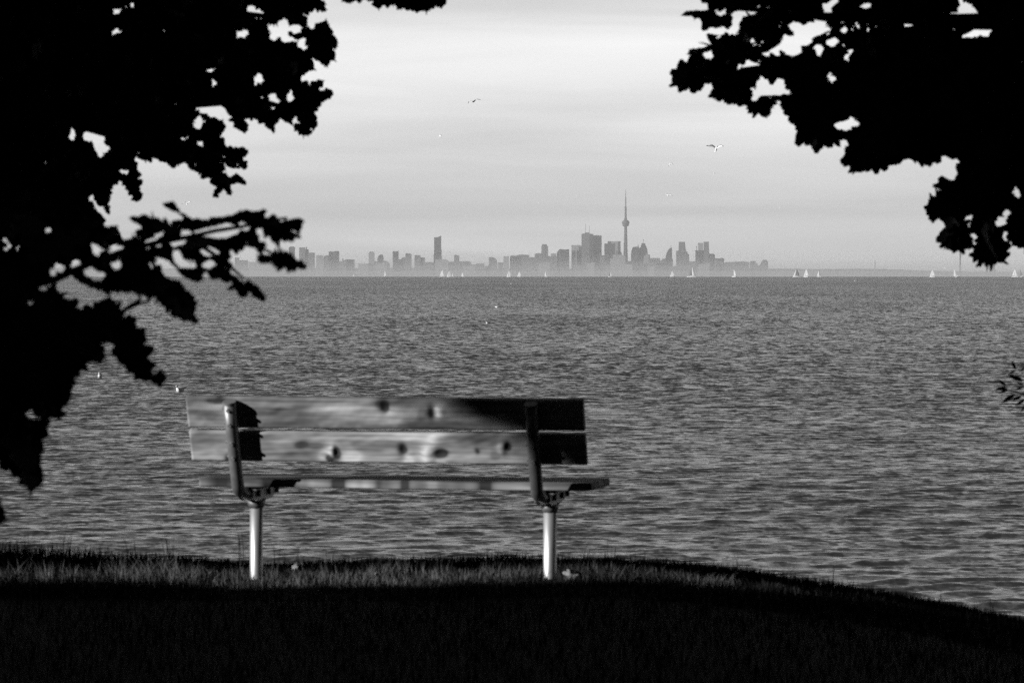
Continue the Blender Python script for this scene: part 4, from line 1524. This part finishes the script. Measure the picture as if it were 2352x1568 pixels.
boats = [
    (1326, 10, 8600, 'w', None, False, 0, .6, "faintest speck of a sail on the hazy horizon, far left of the lone tower"),
    (1444, 23, 6600, 'w', 'w', True, 0, 1.2, "faint slender sailboat alone left of the tall lone tower, below the slanting roofs"),
    (1658, 28, 6000, 'w', 'w', False, 0, .5, "pale sailboat just beneath the tall lone tower, left of the pair"),
    (1686, 26, 5600, 'w', 'w', True, 0, .3, "white wide sailboat with bright hull, right one of the pair by the lone tower"),
    (1697, 15, 8000, 'w', None, False, 0, 1.0, "small dim sail peeking out behind the bright sailboat near the lone tower"),
    (1734, 17, 7600, 'w', 'w', False, 0, .8, "small hazy sailboat on its own, a little right of the pair by the lone tower"),
    (1910, 26, 5300, 'w', 'w', True, 0, .4, "white sailboat with two full sails split by a gap, left of a smaller twin"),
    (1948, 22, 6300, 'w', 'w', True, 0, .6, "smaller white sailboat close to the right of the one with split sails"),
    (2046, 22, 6300, 'w', None, False, 0, .9, "narrow single-sail boat below the slim tower left of the downtown towers"),
    (2290, 24, 5600, 'w', 'd', True, R(-8), .3, "sailboat leaning right with long white hull, nearly under the needle tower"),
    (2522, 24, 6300, 'w', 'w', True, 0, .5, "faint two-sail boat beneath the curved sail-shaped tower"),
    (2592, 47, 4300, 'd', 'w', False, 0, .35, "largest sailboat, dark mainsail and long bright hull"),
    (2753, 31, 4900, 'w', None, True, 0, .8, "bright slim sailboat below the low blocks at the skyline's right end"),
    (2987, 33, 4800, 'd', 'w', True, R(4), .2, "sailboat with grey sail, leftmost of three right of the skyline"),
    (3023, 33, 4700, 'w', 'w', True, R(3), .9, "brightest full-sailed boat, middle of three right of the skyline"),
    (3070, 25, 5700, 'w', 'd', False, 0, .7, "smaller grey and white sailboat, rightmost of three right of the skyline"),
    (3497, 31, 4900, 'w', 'w', True, 0, .7, "white triangular sailboat left of the hazy chimney under the maple"),
    (3588, 35, 4800, 'w', None, False, R(-20), .4, "sailboat heeling hard with a thin tilted sail beside the hazy chimney"),
    (3805, 34, 4700, 'w', 'w', False, 0, .5, "upright white sailboat near the right edge of the picture"),
    (3832, 29, 5400, 'd', None, False, R(-15), .4, "dim tilted sailboat cut by the right edge of the picture"),
]
for b in boats:
    boat(*b)


# ------------------------------------------------------------------ gulls
def gull_mesh(name, inner, outer, sweep=0.15, span=1.25, floating=False):
    """one body mesh; wings up (+) / down (-) angles for inner and outer panels"""
    V, F, MI = [], [], []
    # body along +y (head forward)
    seg = 10
    prof = [(-.30, .010, .0), (-.26, .05, .0), (-.2, .03, .0), (-.12, .055, 0), (0, .075, -.005), (.10, .068, 0), (.16, .045, .012), (.20, .042, .022), (.235, .03, .02), (.25, .011, .014), (.29, .004, .005)]
    if floating:
        prof = [(-.30, .006, .07), (-.24, .03, .055), (-.16, .07, .03), (-.05, .09, .02), (.07, .085, .02), (.12, .06, .05), (.135, .04, .10), (.145, .038, .15), (.18, .03, .155), (.20, .01, .148), (.24, .003, .142)]
    for i, (y, r_, z) in enumerate(prof):
        fl = 1.0
        wd = 1.0 if i > 2 else (1.6 if i == 1 and not floating else 1.0)
        for k in range(seg):
            a = 2 * math.pi * k / seg
            V.append((r_ * wd * math.cos(a), y, z + r_ * fl * (math.sin(a) if wd == 1 else .3 * math.sin(a))))
        if i:
            for k in range(seg):
                k2 = (k + 1) % seg
                F.append(((i - 1) * seg + k, (i - 1) * seg + k2, i * seg + k2, i * seg + k))
                MI.append(2 if i >= len(prof) - 1 else 0)
    F.append(tuple(range(seg - 1, -1, -1)))
    MI.append(0)
    n = (len(prof) - 1) * seg
    F.append(tuple(range(n, n + seg)))
    MI.append(2)
    if floating:
        # folded wings with crossed dark tips
        for s in (-1, 1):
            b = len(V)
            V += [(s * .05, .08, .09), (s * .095, .0, .04), (s * .07, -.2, .06), (s * .01, -.40, .125), (s * .02, -.2, .11), (s * .03, -.31, .085)]
            F += [(b, b + 1, b + 2, b + 4), (b + 4, b + 2, b + 5), (b + 4, b + 5, b + 3)]
            MI += [3, 3, 1]
    else:
        hs = span / 2
        for s in (-1, 1):
            secs = []
            x, z = .04, .02
            stations = [0, .18, .36, .48, .66, .84, 1.0]
            chords = [.2, .22, .2, .18, .14, .1, .02]
            py = 0
            for i, stn in enumerate(stations):
                if i:
                    L = (stn - stations[i - 1]) * hs
                    f = stn
                    ang = inner if f <= .48 else outer
                    x += L * math.cos(ang)
                    z += L * math.sin(ang)
                    py += L * (.18 if f <= .48 else -.45) * (1 + sweep)
                secs.append((x, py, z, chords[i]))
            b = len(V)
            for (x_, y_, z_, c) in secs:
                V += [(s * x_, y_ + c * .5 + .02, z_), (s * x_, y_ + .02, z_ + .012), (s * x_, y_ - c * .5 + .02, z_), (s * x_, y_ + .02, z_ - .010)]
            for i in range(len(secs) - 1):
                for j in range(4):
                    j2 = (j + 1) % 4
                    F.append((b + i * 4 + j, b + i * 4 + j2, b + (i + 1) * 4 + j2, b + (i + 1) * 4 + j))
                    MI.append(1 if i >= 5 else (0 if j >= 2 else 3))
    me = bpy.data.meshes.new(name)
    me.from_pydata(V, [], F)
    for m_ in (M_gull, M_gull_b, M_gull_g, M_gull):
        me.materials.append(m_)
    me.polygons.foreach_set('material_index', MI)
    me.update()
    bm = bmesh.new()
    bm.from_mesh(me)
    bmesh.ops.recalc_face_normals(bm, faces=bm.faces[:])
    bm.to_mesh(me)
    bm.free()
    me.polygons.foreach_set('use_smooth', [True] * len(F))
    return me


G_soar = gull_mesh("gull_soaring", R(22), R(-38))
G_up = gull_mesh("gull_wings_up", R(38), R(26))
G_m = gull_mesh("gull_wings_m", R(30), R(2))
G_down = gull_mesh("gull_wings_down", R(-8), R(-55))
G_glide = gull_mesh("gull_gliding", R(6), R(-8))
G_float = gull_mesh("gull_floating", 0, 0, floating=True)
AIR, FLT = "gulls on the wing over the lake", "gulls floating on the lake"
for me, dx, dy, D, yaw, roll, lab, grp in [
    (G_soar, 1088, 233, 255, R(150), R(12), "dark-winged gull soaring highest, wings bowed, against open sky", AIR),
    (G_glide, 1011, 313, 480, R(-70), R(15), "small gull seen side-on below and left of the highest gull", AIR),
    (G_up, 1645, 342, 215, R(-20), R(2), "largest white gull with wings raised in a V and black tips", AIR),
    (G_down, 1539, 377, 560, R(-40), R(-15), "gull with wings bent down, left of the big V-winged one", AIR),
    (G_up, 1641, 399, 720, R(-60), R(10), "small white gull directly beneath the big V-winged gull", AIR),
    (G_glide, 1535, 448, 480, R(-25), R(6), "gull gliding flat, level with the needle tower's tip", AIR),
    (G_m, 430, 467, 400, R(-20), R(-10), "gull between the oak's boughs at left, wings in an M", AIR),
    (G_glide, 1237, 466, 1500, R(-50), 0, "far speck of a gull left of the twin-masted tower, above the skyline", AIR),
    (G_glide, 1790, 477, 1400, R(-50), 0, "far speck of a gull alone in the sky right of the needle tower", AIR),
    (G_glide, 2170, 616, 1300, R(-40), 0, "white gull flying low beside the heeling sailboat", AIR),
    (G_m, 982, 676, 800, R(-40), R(10), "tiny gull low over the water, upper left of the others", AIR),
]:
    o = bpy.data.objects.new("gull", me)
    COL.objects.link(o)
    o.location = P(dx, dy, D)
    o.rotation_euler = ((R(16) if me is G_soar else R(48)) * (1 if math.cos(yaw) > 0 else -1), roll, yaw)
    tag(o, lab, "gull", grp)
for dx, dy, yaw, s, lab in [(229, 866, R(178), 1.0, "gull floating on the water seen head-on, beneath the left oak leaves"),
                            (412, 899, R(148), 1.1, "gull floating at left with dark wingtips, beside the backrest's top corner"),
                            (1120, 743, R(120), 1.1, "gull floating in the middle of the lake above the bench"),
                            (1141, 706, R(-130), 1.1, "gull floating farther out, just above and right of the middle one"),
                            (1174, 652, R(90), 1.9, "farthest floating gull, a white dot under the horizon"),
                            (1963, 646, R(90), 2.6, "white floating speck near the horizon, right of the three grouped sailboats")]:
    off = (dy - LEVEL) / FPX
    D = CAMZ / off
    for _ in range(6):
        D = CAMZ / (off - D / (2 * REFF))
    o = bpy.data.objects.new("gull", G_float)
    COL.objects.link(o)
    o.location = ((dx - 1176) / FPX * D, D, sea_z(D) + .03)
    o.rotation_euler = (0, 0, yaw)
    o.scale = (s, s, s)
    tag(o, lab, "gull", FLT)

# ------------------------------------------------------------------ the city across the lake
LEV_F = 1023.0


def city_pt(fx, fy, D):
    return (fx - 1920) / 12800 * D, CAMZ + (LEV_F - fy) / 12800 * D


def prism(name, outline, depth, D, mat_, label, roofs=(), cat="building"):
    """building whose street elevation is the polygon outline [(photo x, photo y)...] (top side, left to right), real metres, real depth"""
    pts = [city_pt(x, y, D) for x, y in outline]
    x0 = sum(p[0] for p in pts) / len(pts)
    zb = sea_z(D) - 4
    base = [(p[0] - x0, p[1] - zb) for p in pts]
    poly = [(base[0][0], 0)] + base + [(base[-1][0], 0)]
    V = [(x, -depth / 2, z) for x, z in poly] + [(x, depth / 2, z) for x, z in poly]
    n = len(poly)
    F = [tuple(range(n)), tuple(range(2 * n - 1, n - 1, -1))] + [(i, i + n, (i + 1) % n + n, (i + 1) % n) for i in range(n)]
    o = mesh_obj(name, V, F, mat_)
    o.location = (x0, D, zb)
    tag(o, label, cat, "far skyline buildings")
    for (ax, bx, ytop, ybot, m_) in roofs:
        a = city_pt(ax, ytop, D)
        b = city_pt(bx, ybot, D)
        bm = bmesh.new()
        add_box(bm, (a[0] - x0, -depth * .3, b[1] - zb - 1), (b[0] - x0, depth * .3, a[1] - zb))
        bm_obj("roof_plant", bm, m_, o)
    return o


def TF(ox, oy, s):
    return lambda pts: [(ox + x * s, oy + y * s) for x, y in pts]


c1, c2, c3, c4, c5 = TF(820, 840, .21259), TF(1300, 840, .23384), TF(1820, 820, .21259), TF(2130, 700, .22966), TF(2350, 840, .23384)


def box(tf, x0, x1, y, mat_, label, D=21700, depth=40, steps=(), roofs=()):
    pts = tf([(x0, y)] + list(steps) + [(x1, y)]) if not steps else tf(list(steps))
    rf = []
    for (a, b, t_, bo, m_) in roofs:
        (ax, ay), (bx, by) = tf([(a, t_), (b, bo)])
        rf.append((ax, bx, ay, by, m_))
    return prism("office_tower" if (1100 - pts[0][1]) > 140 else "apartment_block", pts, depth, D, mat_, label, rf)


B = box
# left part of the skyline
B(c1, 1040, 1086, 230, F_mid, "slim pale tower half hidden behind the oak leaf tip, left end of skyline")
B(c1, 1240, 1345, 408, F_dark, "dark slab tower right beside the tip of the oak leaf", roofs=[(1262, 1325, 398, 408, F_roof)])
B(c1, 1425, 1530, 415, F_mid, "pale slab tower with an attached lower step, second right of the oak leaf", roofs=[(1530, 1590, 448, 700, F_mid), (1545, 1560, 405, 448, F_roof)])
B(c1, 1590, 1695, 505, F_mid, "medium block stepping down right of the stepped slab tower", D=21900)
B(c1, 1725, 1845, 550, F_light, "pale lower block between the stepped group and the wide block at left")
B(c1, 1855, 1950, 560, F_mid, "low block leaning against the wide block at left", D=21900, steps=[(1855, 575), (1900, 550), (1950, 550)])
B(c1, 1945, 2125, 483, F_dark, "wide flat-topped block, most massive left of the lone tower", steps=[(1945, 485), (2050, 485), (2050, 477), (2125, 477)])
B(c1, 2130, 2352, 640, F_mid, "long low building right of the wide block at left", steps=[(2130, 660), (2200, 650), (2240, 628), (2400, 628)], roofs=[(2185, 2200, 610, 650, F_roof)])
B(c1, 290, 362, 592, F_mid, "small block seen in the gap between oak leaves, higher of two")
B(c1, 368, 515, 640, F_mid, "low block seen in the gap between oak leaves, lower of two")
B(c1, 530, 1240, 668, F_light, "long low pale terrace behind the oak leaf tip", D=22300)
B(c2, 0, 110, 568, F_mid, "low block ending the left cluster before the rounded slim tower")
B(c2, 355, 440, 445, F_light, "slim pale tower with rounded shoulders", steps=[(355, 470), (365, 450), (378, 440), (425, 440), (436, 450), (444, 470)])
B(c2, 440, 690, 600, F_mid, "low base block beneath the domed building", steps=[(440, 575), (465, 600), (600, 590), (650, 595), (690, 635)], D=21900)
B(c2, 495, 590, 490, F_dark, "dark rounded building with a dome-like slanting top", steps=[(495, 560), (505, 530), (520, 500), (545, 489), (572, 489), (586, 505), (590, 560)])
B(c2, 190, 470, 635, F_light, "long low building with a bright strip roof below the rounded slim tower", roofs=[(385, 455, 612, 632, F_light)])
B(c2, 740, 832, 440, F_dark, "dark upright slab tower midway between dome and lone tower", roofs=[(750, 765, 434, 440, F_roof), (820, 832, 432, 440, F_roof)])
B(c2, 800, 920, 568, F_dark, "lower dark block touching the right foot of the upright slab", D=21500, steps=[(800, 566), (890, 568), (918, 590)])
B(c2, 870, 950, 538, F_mid, "short block peeping between the slab tower and its right neighbour", D=22000, steps=[(875, 552), (900, 535), (950, 532)])
B(c2, 945, 1040, 472, F_mid, "medium tower with sloping right shoulder, left of the twin step block", steps=[(945, 485), (955, 470), (1020, 470), (1040, 490)])
B(c2, 1085, 1185, 502, F_mid, "stepped pale tower left of the tall lone tower", roofs=[(1185, 1255, 536, 700, F_mid)], steps=[(1090, 500), (1185, 500)])
B(c2, 1255, 1400, 610, F_mid, "low roofs at the left foot of the tall lone tower", D=22000)
B(c2, 1395, 1520, 200, F_dark, "tall lone tower with a concave slanting roof, standing apart", steps=[(1396, 480), (1404, 470), (1404, 210), (1420, 215), (1450, 212), (1480, 205), (1500, 193), (1516, 190), (1516, 400), (1522, 410)])
B(c2, 1420, 1630, 565, F_light, "pale low block at the right foot of the tall lone tower", D=21500, steps=[(1420, 568), (1590, 565), (1630, 585)])
B(c2, 1725, 1805, 495, F_mid, "short single tower right of the tall lone tower", steps=[(1725, 500), (1735, 492), (1760, 492), (1770, 502), (1805, 502)])
B(c2, 1630, 2000, 600, F_mid, "wide low block behind the short single tower", D=22000, steps=[(1630, 605), (1810, 598), (1960, 597), (2000, 615)])
B(c2, 1990, 2210, 640, F_mid, "low building in the gap before downtown begins", steps=[(1990, 650), (2070, 652), (2090, 635), (2205, 632), (2212, 670)])
# centre
B(c3, 60, 210, 680, F_mid, "block with a roof slanting down to the right, first of downtown", steps=[(60, 678), (140, 680), (185, 705), (205, 740), (212, 800)])
B(c3, 225, 315, 770, F_mid, "lowest small block in the gap after the slanting roof")
B(c3, 320, 415, 665, F_light, "narrow pale block with dark right side", roofs=[(370, 415, 664, 840, F_dark)])
B(c3, 435, 635, 658, F_dark, "broad dark block left of the pale long block", steps=[(435, 665), (450, 652), (560, 655), (560, 640), (575, 640), (635, 680)])
B(c3, 560, 775, 635, F_mid, "long pale block with cluttered roofline behind the broad dark block", D=22000, steps=[(580, 640), (640, 632), (775, 640)])
B(c3, 775, 875, 680, F_mid, "low link building between the long pale block and the stepped one")
B(c3, 870, 1000, 612, F_mid, "block attached to the left of the slim downtown tower", D=22000, steps=[(870, 622), (900, 612), (1000, 607)])
B(c3, 990, 1105, 452, F_mid, "slim tower with a notched top, tallest left of the twin-masted tower", steps=[(990, 480), (1003, 480), (1003, 450), (1085, 450), (1085, 478), (1107, 485)])
B(c3, 1100, 1310, 668, F_mid, "low mass at the right foot of the slim notched tower", steps=[(1105, 655), (1160, 668), (1250, 655), (1300, 690)])
B(c3, 1155, 1250, 615, F_light, "pale block just above the low mass, right of the notched tower", D=22100)
B(c3, 1260, 1480, 540, F_dark, "angular dark building with a pale sloping lower roof", steps=[(1262, 600), (1300, 545), (1330, 535), (1400, 545), (1478, 538)])
B(c3, 1520, 1700, 470, F_light, "pale tower with a dark cornice left of the twin-masted tower", D=22000, roofs=[(1518, 1700, 466, 492, F_roof)])
B(c3, 1520, 1592, 565, F_dark, "narrow dark block in front of the pale corniced tower", D=21500)
B(c3, 1610, 1700, 555, F_dark, "dark block with a higher right part at the foot of the twin-masted tower", D=21550, steps=[(1610, 560), (1645, 555), (1645, 495), (1698, 495)])
tw = B(c3, 1695, 1900, 265, F_mid, "tallest downtown block, pale front, carrying two thin masts", steps=[(1697, 275), (1715, 265), (1755, 262), (1755, 245), (1835, 245), (1835, 268), (1900, 270)], depth=60)
for mx, my in ((1767, 95), (1835, 125)):
    (a, b_), = c3([(mx, my)])
    x_, z_ = city_pt(a, b_, 21700)
    V, F = tube_data([(x_ - tw.location.x, -10, 100), (x_ - tw.location.x, -10, z_ - tw.location.z)], [2.2, 1.2], 6)
    mesh_obj("mast", V, F, M_bolt, tw)
B(c3, 1835, 1905, 275, F_dark, "dark slab attached to the right of the twin-masted tower", D=21680, depth=50)
B(c3, 1902, 2050, 298, F_mid, "second tallest slab, right of the twin-masted tower, with dark right edge", steps=[(1904, 300), (1940, 296), (1960, 292), (2050, 300)], roofs=[(2030, 2050, 300, 640, F_dark)])
B(c3, 2020, 2110, 645, F_mid, "low block between the second tallest slab and the dark box tower", D=21500)
B(c4, 595, 765, 930, F_dark, "dark box-like tower between the tall slabs and the needle tower", depth=60, roofs=[(650, 700, 892, 930, F_dark)], D=21500)
B(c4, 650, 815, 893, F_light, "pale tower behind the dark box-like tower", D=22100)
B(c4, 815, 857, 893, F_dark, "narrow dark slab right behind the dark box-like tower")
B(c4, 778, 880, 1045, F_mid, "block at the left foot of the needle tower", steps=[(780, 1045), (850, 1042), (880, 1090)])
B(c4, 690, 925, 1110, F_light, "pale low blocks in front of the needle tower's left foot", D=21300, steps=[(690, 1170), (735, 1170), (735, 1105), (850, 1110), (925, 1120)])
B(c4, 932, 1052, 1270, F_light, "very pale low dome-like building right of the needle tower's foot", D=21200, steps=[(932, 1275), (950, 1266), (1030, 1266), (1052, 1290)])
B(c4, 975, 1030, 1215, F_mid, "tiny link block right of the needle tower", D=21600)
B(c4, 1030, 1160, 985, F_dark, "tower with rounded left shoulder, first right of the needle tower", steps=[(1030, 1100), (1040, 1030), (1060, 985), (1150, 978), (1160, 1000), (1190, 1010)], roofs=[(1140, 1148, 950, 985, F_roof)])
sp = B(c4, 1150, 1300, 925, F_dark, "tower stepping up to a pointed crown with a small finial", steps=[(1150, 1100), (1170, 1000), (1190, 985), (1190, 960), (1200, 950), (1200, 925), (1258, 925), (1262, 955), (1275, 980), (1290, 1010), (1300, 1090)])
(a, b_), = c4([(1231, 855)])
x_, z_ = city_pt(a, b_, 21700)
V, F = tube_data([(x_ - sp.location.x, 0, 80), (x_ - sp.location.x, 0, z_ - sp.location.z - 6), (x_ - sp.location.x, 0, z_ - sp.location.z - 3), (x_ - sp.location.x, 0, z_ - sp.location.z)], [3, 1.3, 3, .5], 8)
mesh_obj("spire", V, F, M_bolt, sp)
B(c4, 1240, 1312, 1120, F_light, "pale narrow block in front of the pointed tower", D=21400, steps=[(1240, 1125), (1262, 1125), (1280, 1100), (1312, 1105)])
B(c4, 1300, 1337, 1110, F_mid, "small dark block at the right foot of the pointed tower")
B(c4, 1335, 1500, 1165, F_mid, "flat-topped low block right of the pointed tower")
# right part
B(c5, 530, 640, 570, F_mid, "low stepped block left of the curved sail-shaped tower", steps=[(530, 590), (570, 575), (570, 555), (640, 550)])
B(c5, 625, 735, 380, F_dark, "curved sail-shaped tower, rounded left edge and straight right edge", steps=[(622, 545), (630, 500), (645, 455), (665, 418), (690, 390), (715, 378), (724, 385), (726, 545), (738, 560)], roofs=[(706, 711, 350, 380, F_roof)])
B(c5, 795, 1000, 430, F_mid, "tall stepped tower with a pale band, right of the curved tower", steps=[(795, 430), (833, 428), (833, 350), (838, 288), (932, 286), (940, 385), (955, 440), (975, 450), (975, 478), (1000, 482)], roofs=[(836, 870, 322, 332, F_light), (880, 925, 395, 402, F_light)])
B(c5, 1000, 1105, 600, F_mid, "low block between the stepped tower and the capped pair")
B(c5, 1092, 1235, 425, F_dark, "dark lower tower with an overhanging left cornice, in front of the capped pair", D=21500, steps=[(1104, 440), (1090, 424), (1235, 424)], roofs=[(1112, 1128, 360, 375, F_roof), (1118, 1122, 375, 424, F_roof)])
B(c5, 1142, 1225, 305, F_light, "left one of the capped pair of slim towers, with a dark flat cap", roofs=[(1142, 1226, 304, 320, F_roof)])
B(c5, 1236, 1318, 288, F_mid, "right and taller one of the capped pair, with a dark flat cap", steps=[(1238, 288), (1312, 288), (1318, 400), (1320, 460)], roofs=[(1234, 1314, 286, 300, F_roof)])
B(c5, 1318, 1415, 480, F_dark, "rounded dark block clinging to the right of the capped pair", steps=[(1316, 465), (1340, 480), (1360, 475), (1395, 478), (1413, 500), (1413, 560)])
B(c5, 1385, 1560, 550, F_light, "pale long block right of the rounded dark block", D=22000, roofs=[(1515, 1530, 540, 550, F_roof)])
B(c5, 1430, 1522, 590, F_mid, "small dark block in front of the pale long block", D=21500)
B(c5, 1562, 1980, 607, F_mid, "longest low building near the skyline's right end", steps=[(1562, 625), (1590, 612), (1780, 604), (1860, 600), (1960, 612)])
B(c5, 1975, 2095, 590, F_mid, "low building with a raised middle, right of the longest low one", steps=[(1975, 610), (2000, 592), (2060, 590), (2065, 630), (2095, 635), (2097, 700)])
B(c5, 2118, 2262, 575, F_mid, "rounded last block at the skyline's right end", steps=[(2118, 670), (2150, 640), (2165, 600), (2190, 574), (2240, 574), (2260, 600), (2264, 660)])
# generic low blocks filling the base line between the named ones
rr = np.random.default_rng(44)
words = ["beneath the slim rounded tower", "left of the dome-topped building", "right of the upright slab", "before the lone tower's foot", "behind the short single tower", "before downtown's first block", "under the long pale block",
         "below the notched slim tower", "below the angular building", "below the corniced tower", "in front of the twin-masted tower", "below the second tallest slab", "below the dark box-like tower", "right of the pointed tower",
         "left of the curved tower", "between curved and stepped towers", "below the capped pair", "under the pale long block", "by the skyline's right end"]
fxs = [1395, 1430, 1495, 1600, 1760, 1830, 1985, 2040, 2120, 2165, 2215, 2245, 2290, 2440, 2480, 2530, 2640, 2700, 2850]
for i, (fx, wd) in enumerate(zip(fxs, words)):
    w = rr.uniform(22, 46)
    y = rr.uniform(985, 1000)
    prism("low_block", [(fx - w / 2, y), (fx + w * .1, y), (fx + w * .1, y - rr.uniform(1, 5)), (fx + w / 2, y - 2)], 40, 21350, [F_mid, F_light, F_dark][i % 3], "low waterfront block " + wd)

# the needle tower
D = 21700
x_, ztop = city_pt(2130 + 940 * .22966, 700 + 50 * .22966, D)
zb = sea_z(D) - 2


def hz(y):
    return city_pt(0, 700 + y * .22966, D)[1] - zb


def rw(px):
    return px * .22966 / 12800 * D / 2


t = empty("observation_tower", (x_, D, zb), "needle-thin concrete observation tower with a round pod, tallest on the skyline", "tower")
prof = [(rw(95), 0), (rw(80), hz(1300)), (rw(66), hz(1100)), (rw(60), hz(950)), (rw(52), hz(800)), (rw(46), hz(650)), (rw(46), hz(560))]
V, F = lathe(prof, 12)
mesh_obj("shaft", V, F, M_conc, t)
V, F = lathe([(rw(50), hz(652)), (rw(100), hz(640)), (rw(108), hz(625)), (rw(100), hz(612)), (rw(124), hz(605)), (rw(126), hz(580)), (rw(112), hz(572)), (rw(90), hz(555)), (rw(60), hz(545)), (rw(40), hz(540))], 24)
mesh_obj("pod", V, F, M_conc, t)
V, F = lathe([(rw(48), hz(545)), (rw(44), hz(520)), (rw(34), hz(515)), (rw(30), hz(350)), (rw(36), hz(345)), (rw(36), hz(332)), (rw(22), hz(328))], 12)
mesh_obj("upper_shaft", V, F, M_conc, t)
V, F = lathe([(rw(22), hz(330)), (rw(20), hz(215)), (rw(17), hz(172)), (rw(11), hz(168)), (rw(10), hz(110)), (rw(8), hz(108)), (rw(6), hz(50))], 8)
mesh_obj("antenna", V, F, M_bolt, t)

# chimneys on the right
for fx, yt, w, lab in ((3281, 976, 3.0, "thinnest hazy chimney right of the skyline, standing alone"), (3600, 940, 6.5, "hazy chimney beside the heeling sailboat, under the maple's lowest leaves"), (3728, 975, 8, "hazy chimney behind the maple's lowest hanging leaf")):
    D = 20500
    x_, z_ = city_pt(fx, yt, D)
    zb = sea_z(D)
    w_ = w / 12800 * D / 2
    V, F = lathe([(w_ * 1.2, 0), (w_, (z_ - zb) * .5), (w_ * .85, z_ - zb)], 12)
    o = mesh_obj("chimney_stack", V, F, M_stack, None, True)
    o.location = (x_, D, zb)
    tag(o, lab, "chimney", "far power-station chimneys")

# far shore: low wooded land on which the city stands
xs = np.linspace(-6500, 7500, 700)
D = 23800
top = np.interp(xs, [-4000, 2500, 3500, 7000], [1006, 1008, 1020, 1022]) + 2.5 * noise2(xs / 500, xs * 0, 4) + 1.2 * noise2(xs / 60, xs * 0, 5)
zt = CAMZ + (LEV_F - top) / 12800 * D
zb = sea_z(D) - 20
V = np.concatenate([np.stack([xs, xs * 0 + D - 900, xs * 0 + zb], -1), np.stack([xs, xs * 0 + D, zt], -1), np.stack([xs, xs * 0 + D + 1500, zt - 5], -1), np.stack([xs, xs * 0 + D + 2500, xs * 0 + zb], -1)])
n = len(xs)
a = np.arange(n - 1)
F = np.concatenate([np.stack([a + k * n, a + 1 + k * n, a + 1 + (k + 1) * n, a + (k + 1) * n], -1) for k in range(3)])
o = np_mesh("terrain", V, F, M_shore)
o['kind'] = 'structure'


# ------------------------------------------------------------------ air
def vol_box(name, lo, hi, dens, label, g=0.97):
    bm = bmesh.new()
    add_box(bm, lo, hi)
    m = bpy.data.materials.new(name + "_air")
    m.use_nodes = True
    nt = m.node_tree
    nt.nodes.remove(nt.nodes["Principled BSDF"])
    v = nt.nodes.new("ShaderNodeVolumePrincipled")
    v.inputs["Color"].default_value = (g, g, g, 1)
    v.inputs["Density"].default_value = dens
    v.inputs["Anisotropy"].default_value = 0.0
    nt.links.new(v.outputs[0], nt.nodes["Material Output"].inputs["Volume"])
    o = bm_obj(name, bm, m)
    tag(o, label, name, kind='stuff')


vol_box("haze", (-9000, -160, -90), (10000, 26500, 640), 3.8e-5, "pale haze filling the air between the bank and the far city")
for k, top_z in enumerate((-12, 14, 40, 68)):
    vol_box("mist", (-6800 - 40 * k, 9400 + 150 * k, -72 - k), (7800 + 40 * k, 21150 - 40 * k, top_z), (1.5e-4, 7.0e-5, 4.0e-5, 2.4e-5)[k],
            ("densest lowest sheet of mist on the far water", "thin sheet of mist over the far quays", "faint sheet of mist reaching the low roofs", "faintest topmost veil of mist in front of the city")[k])
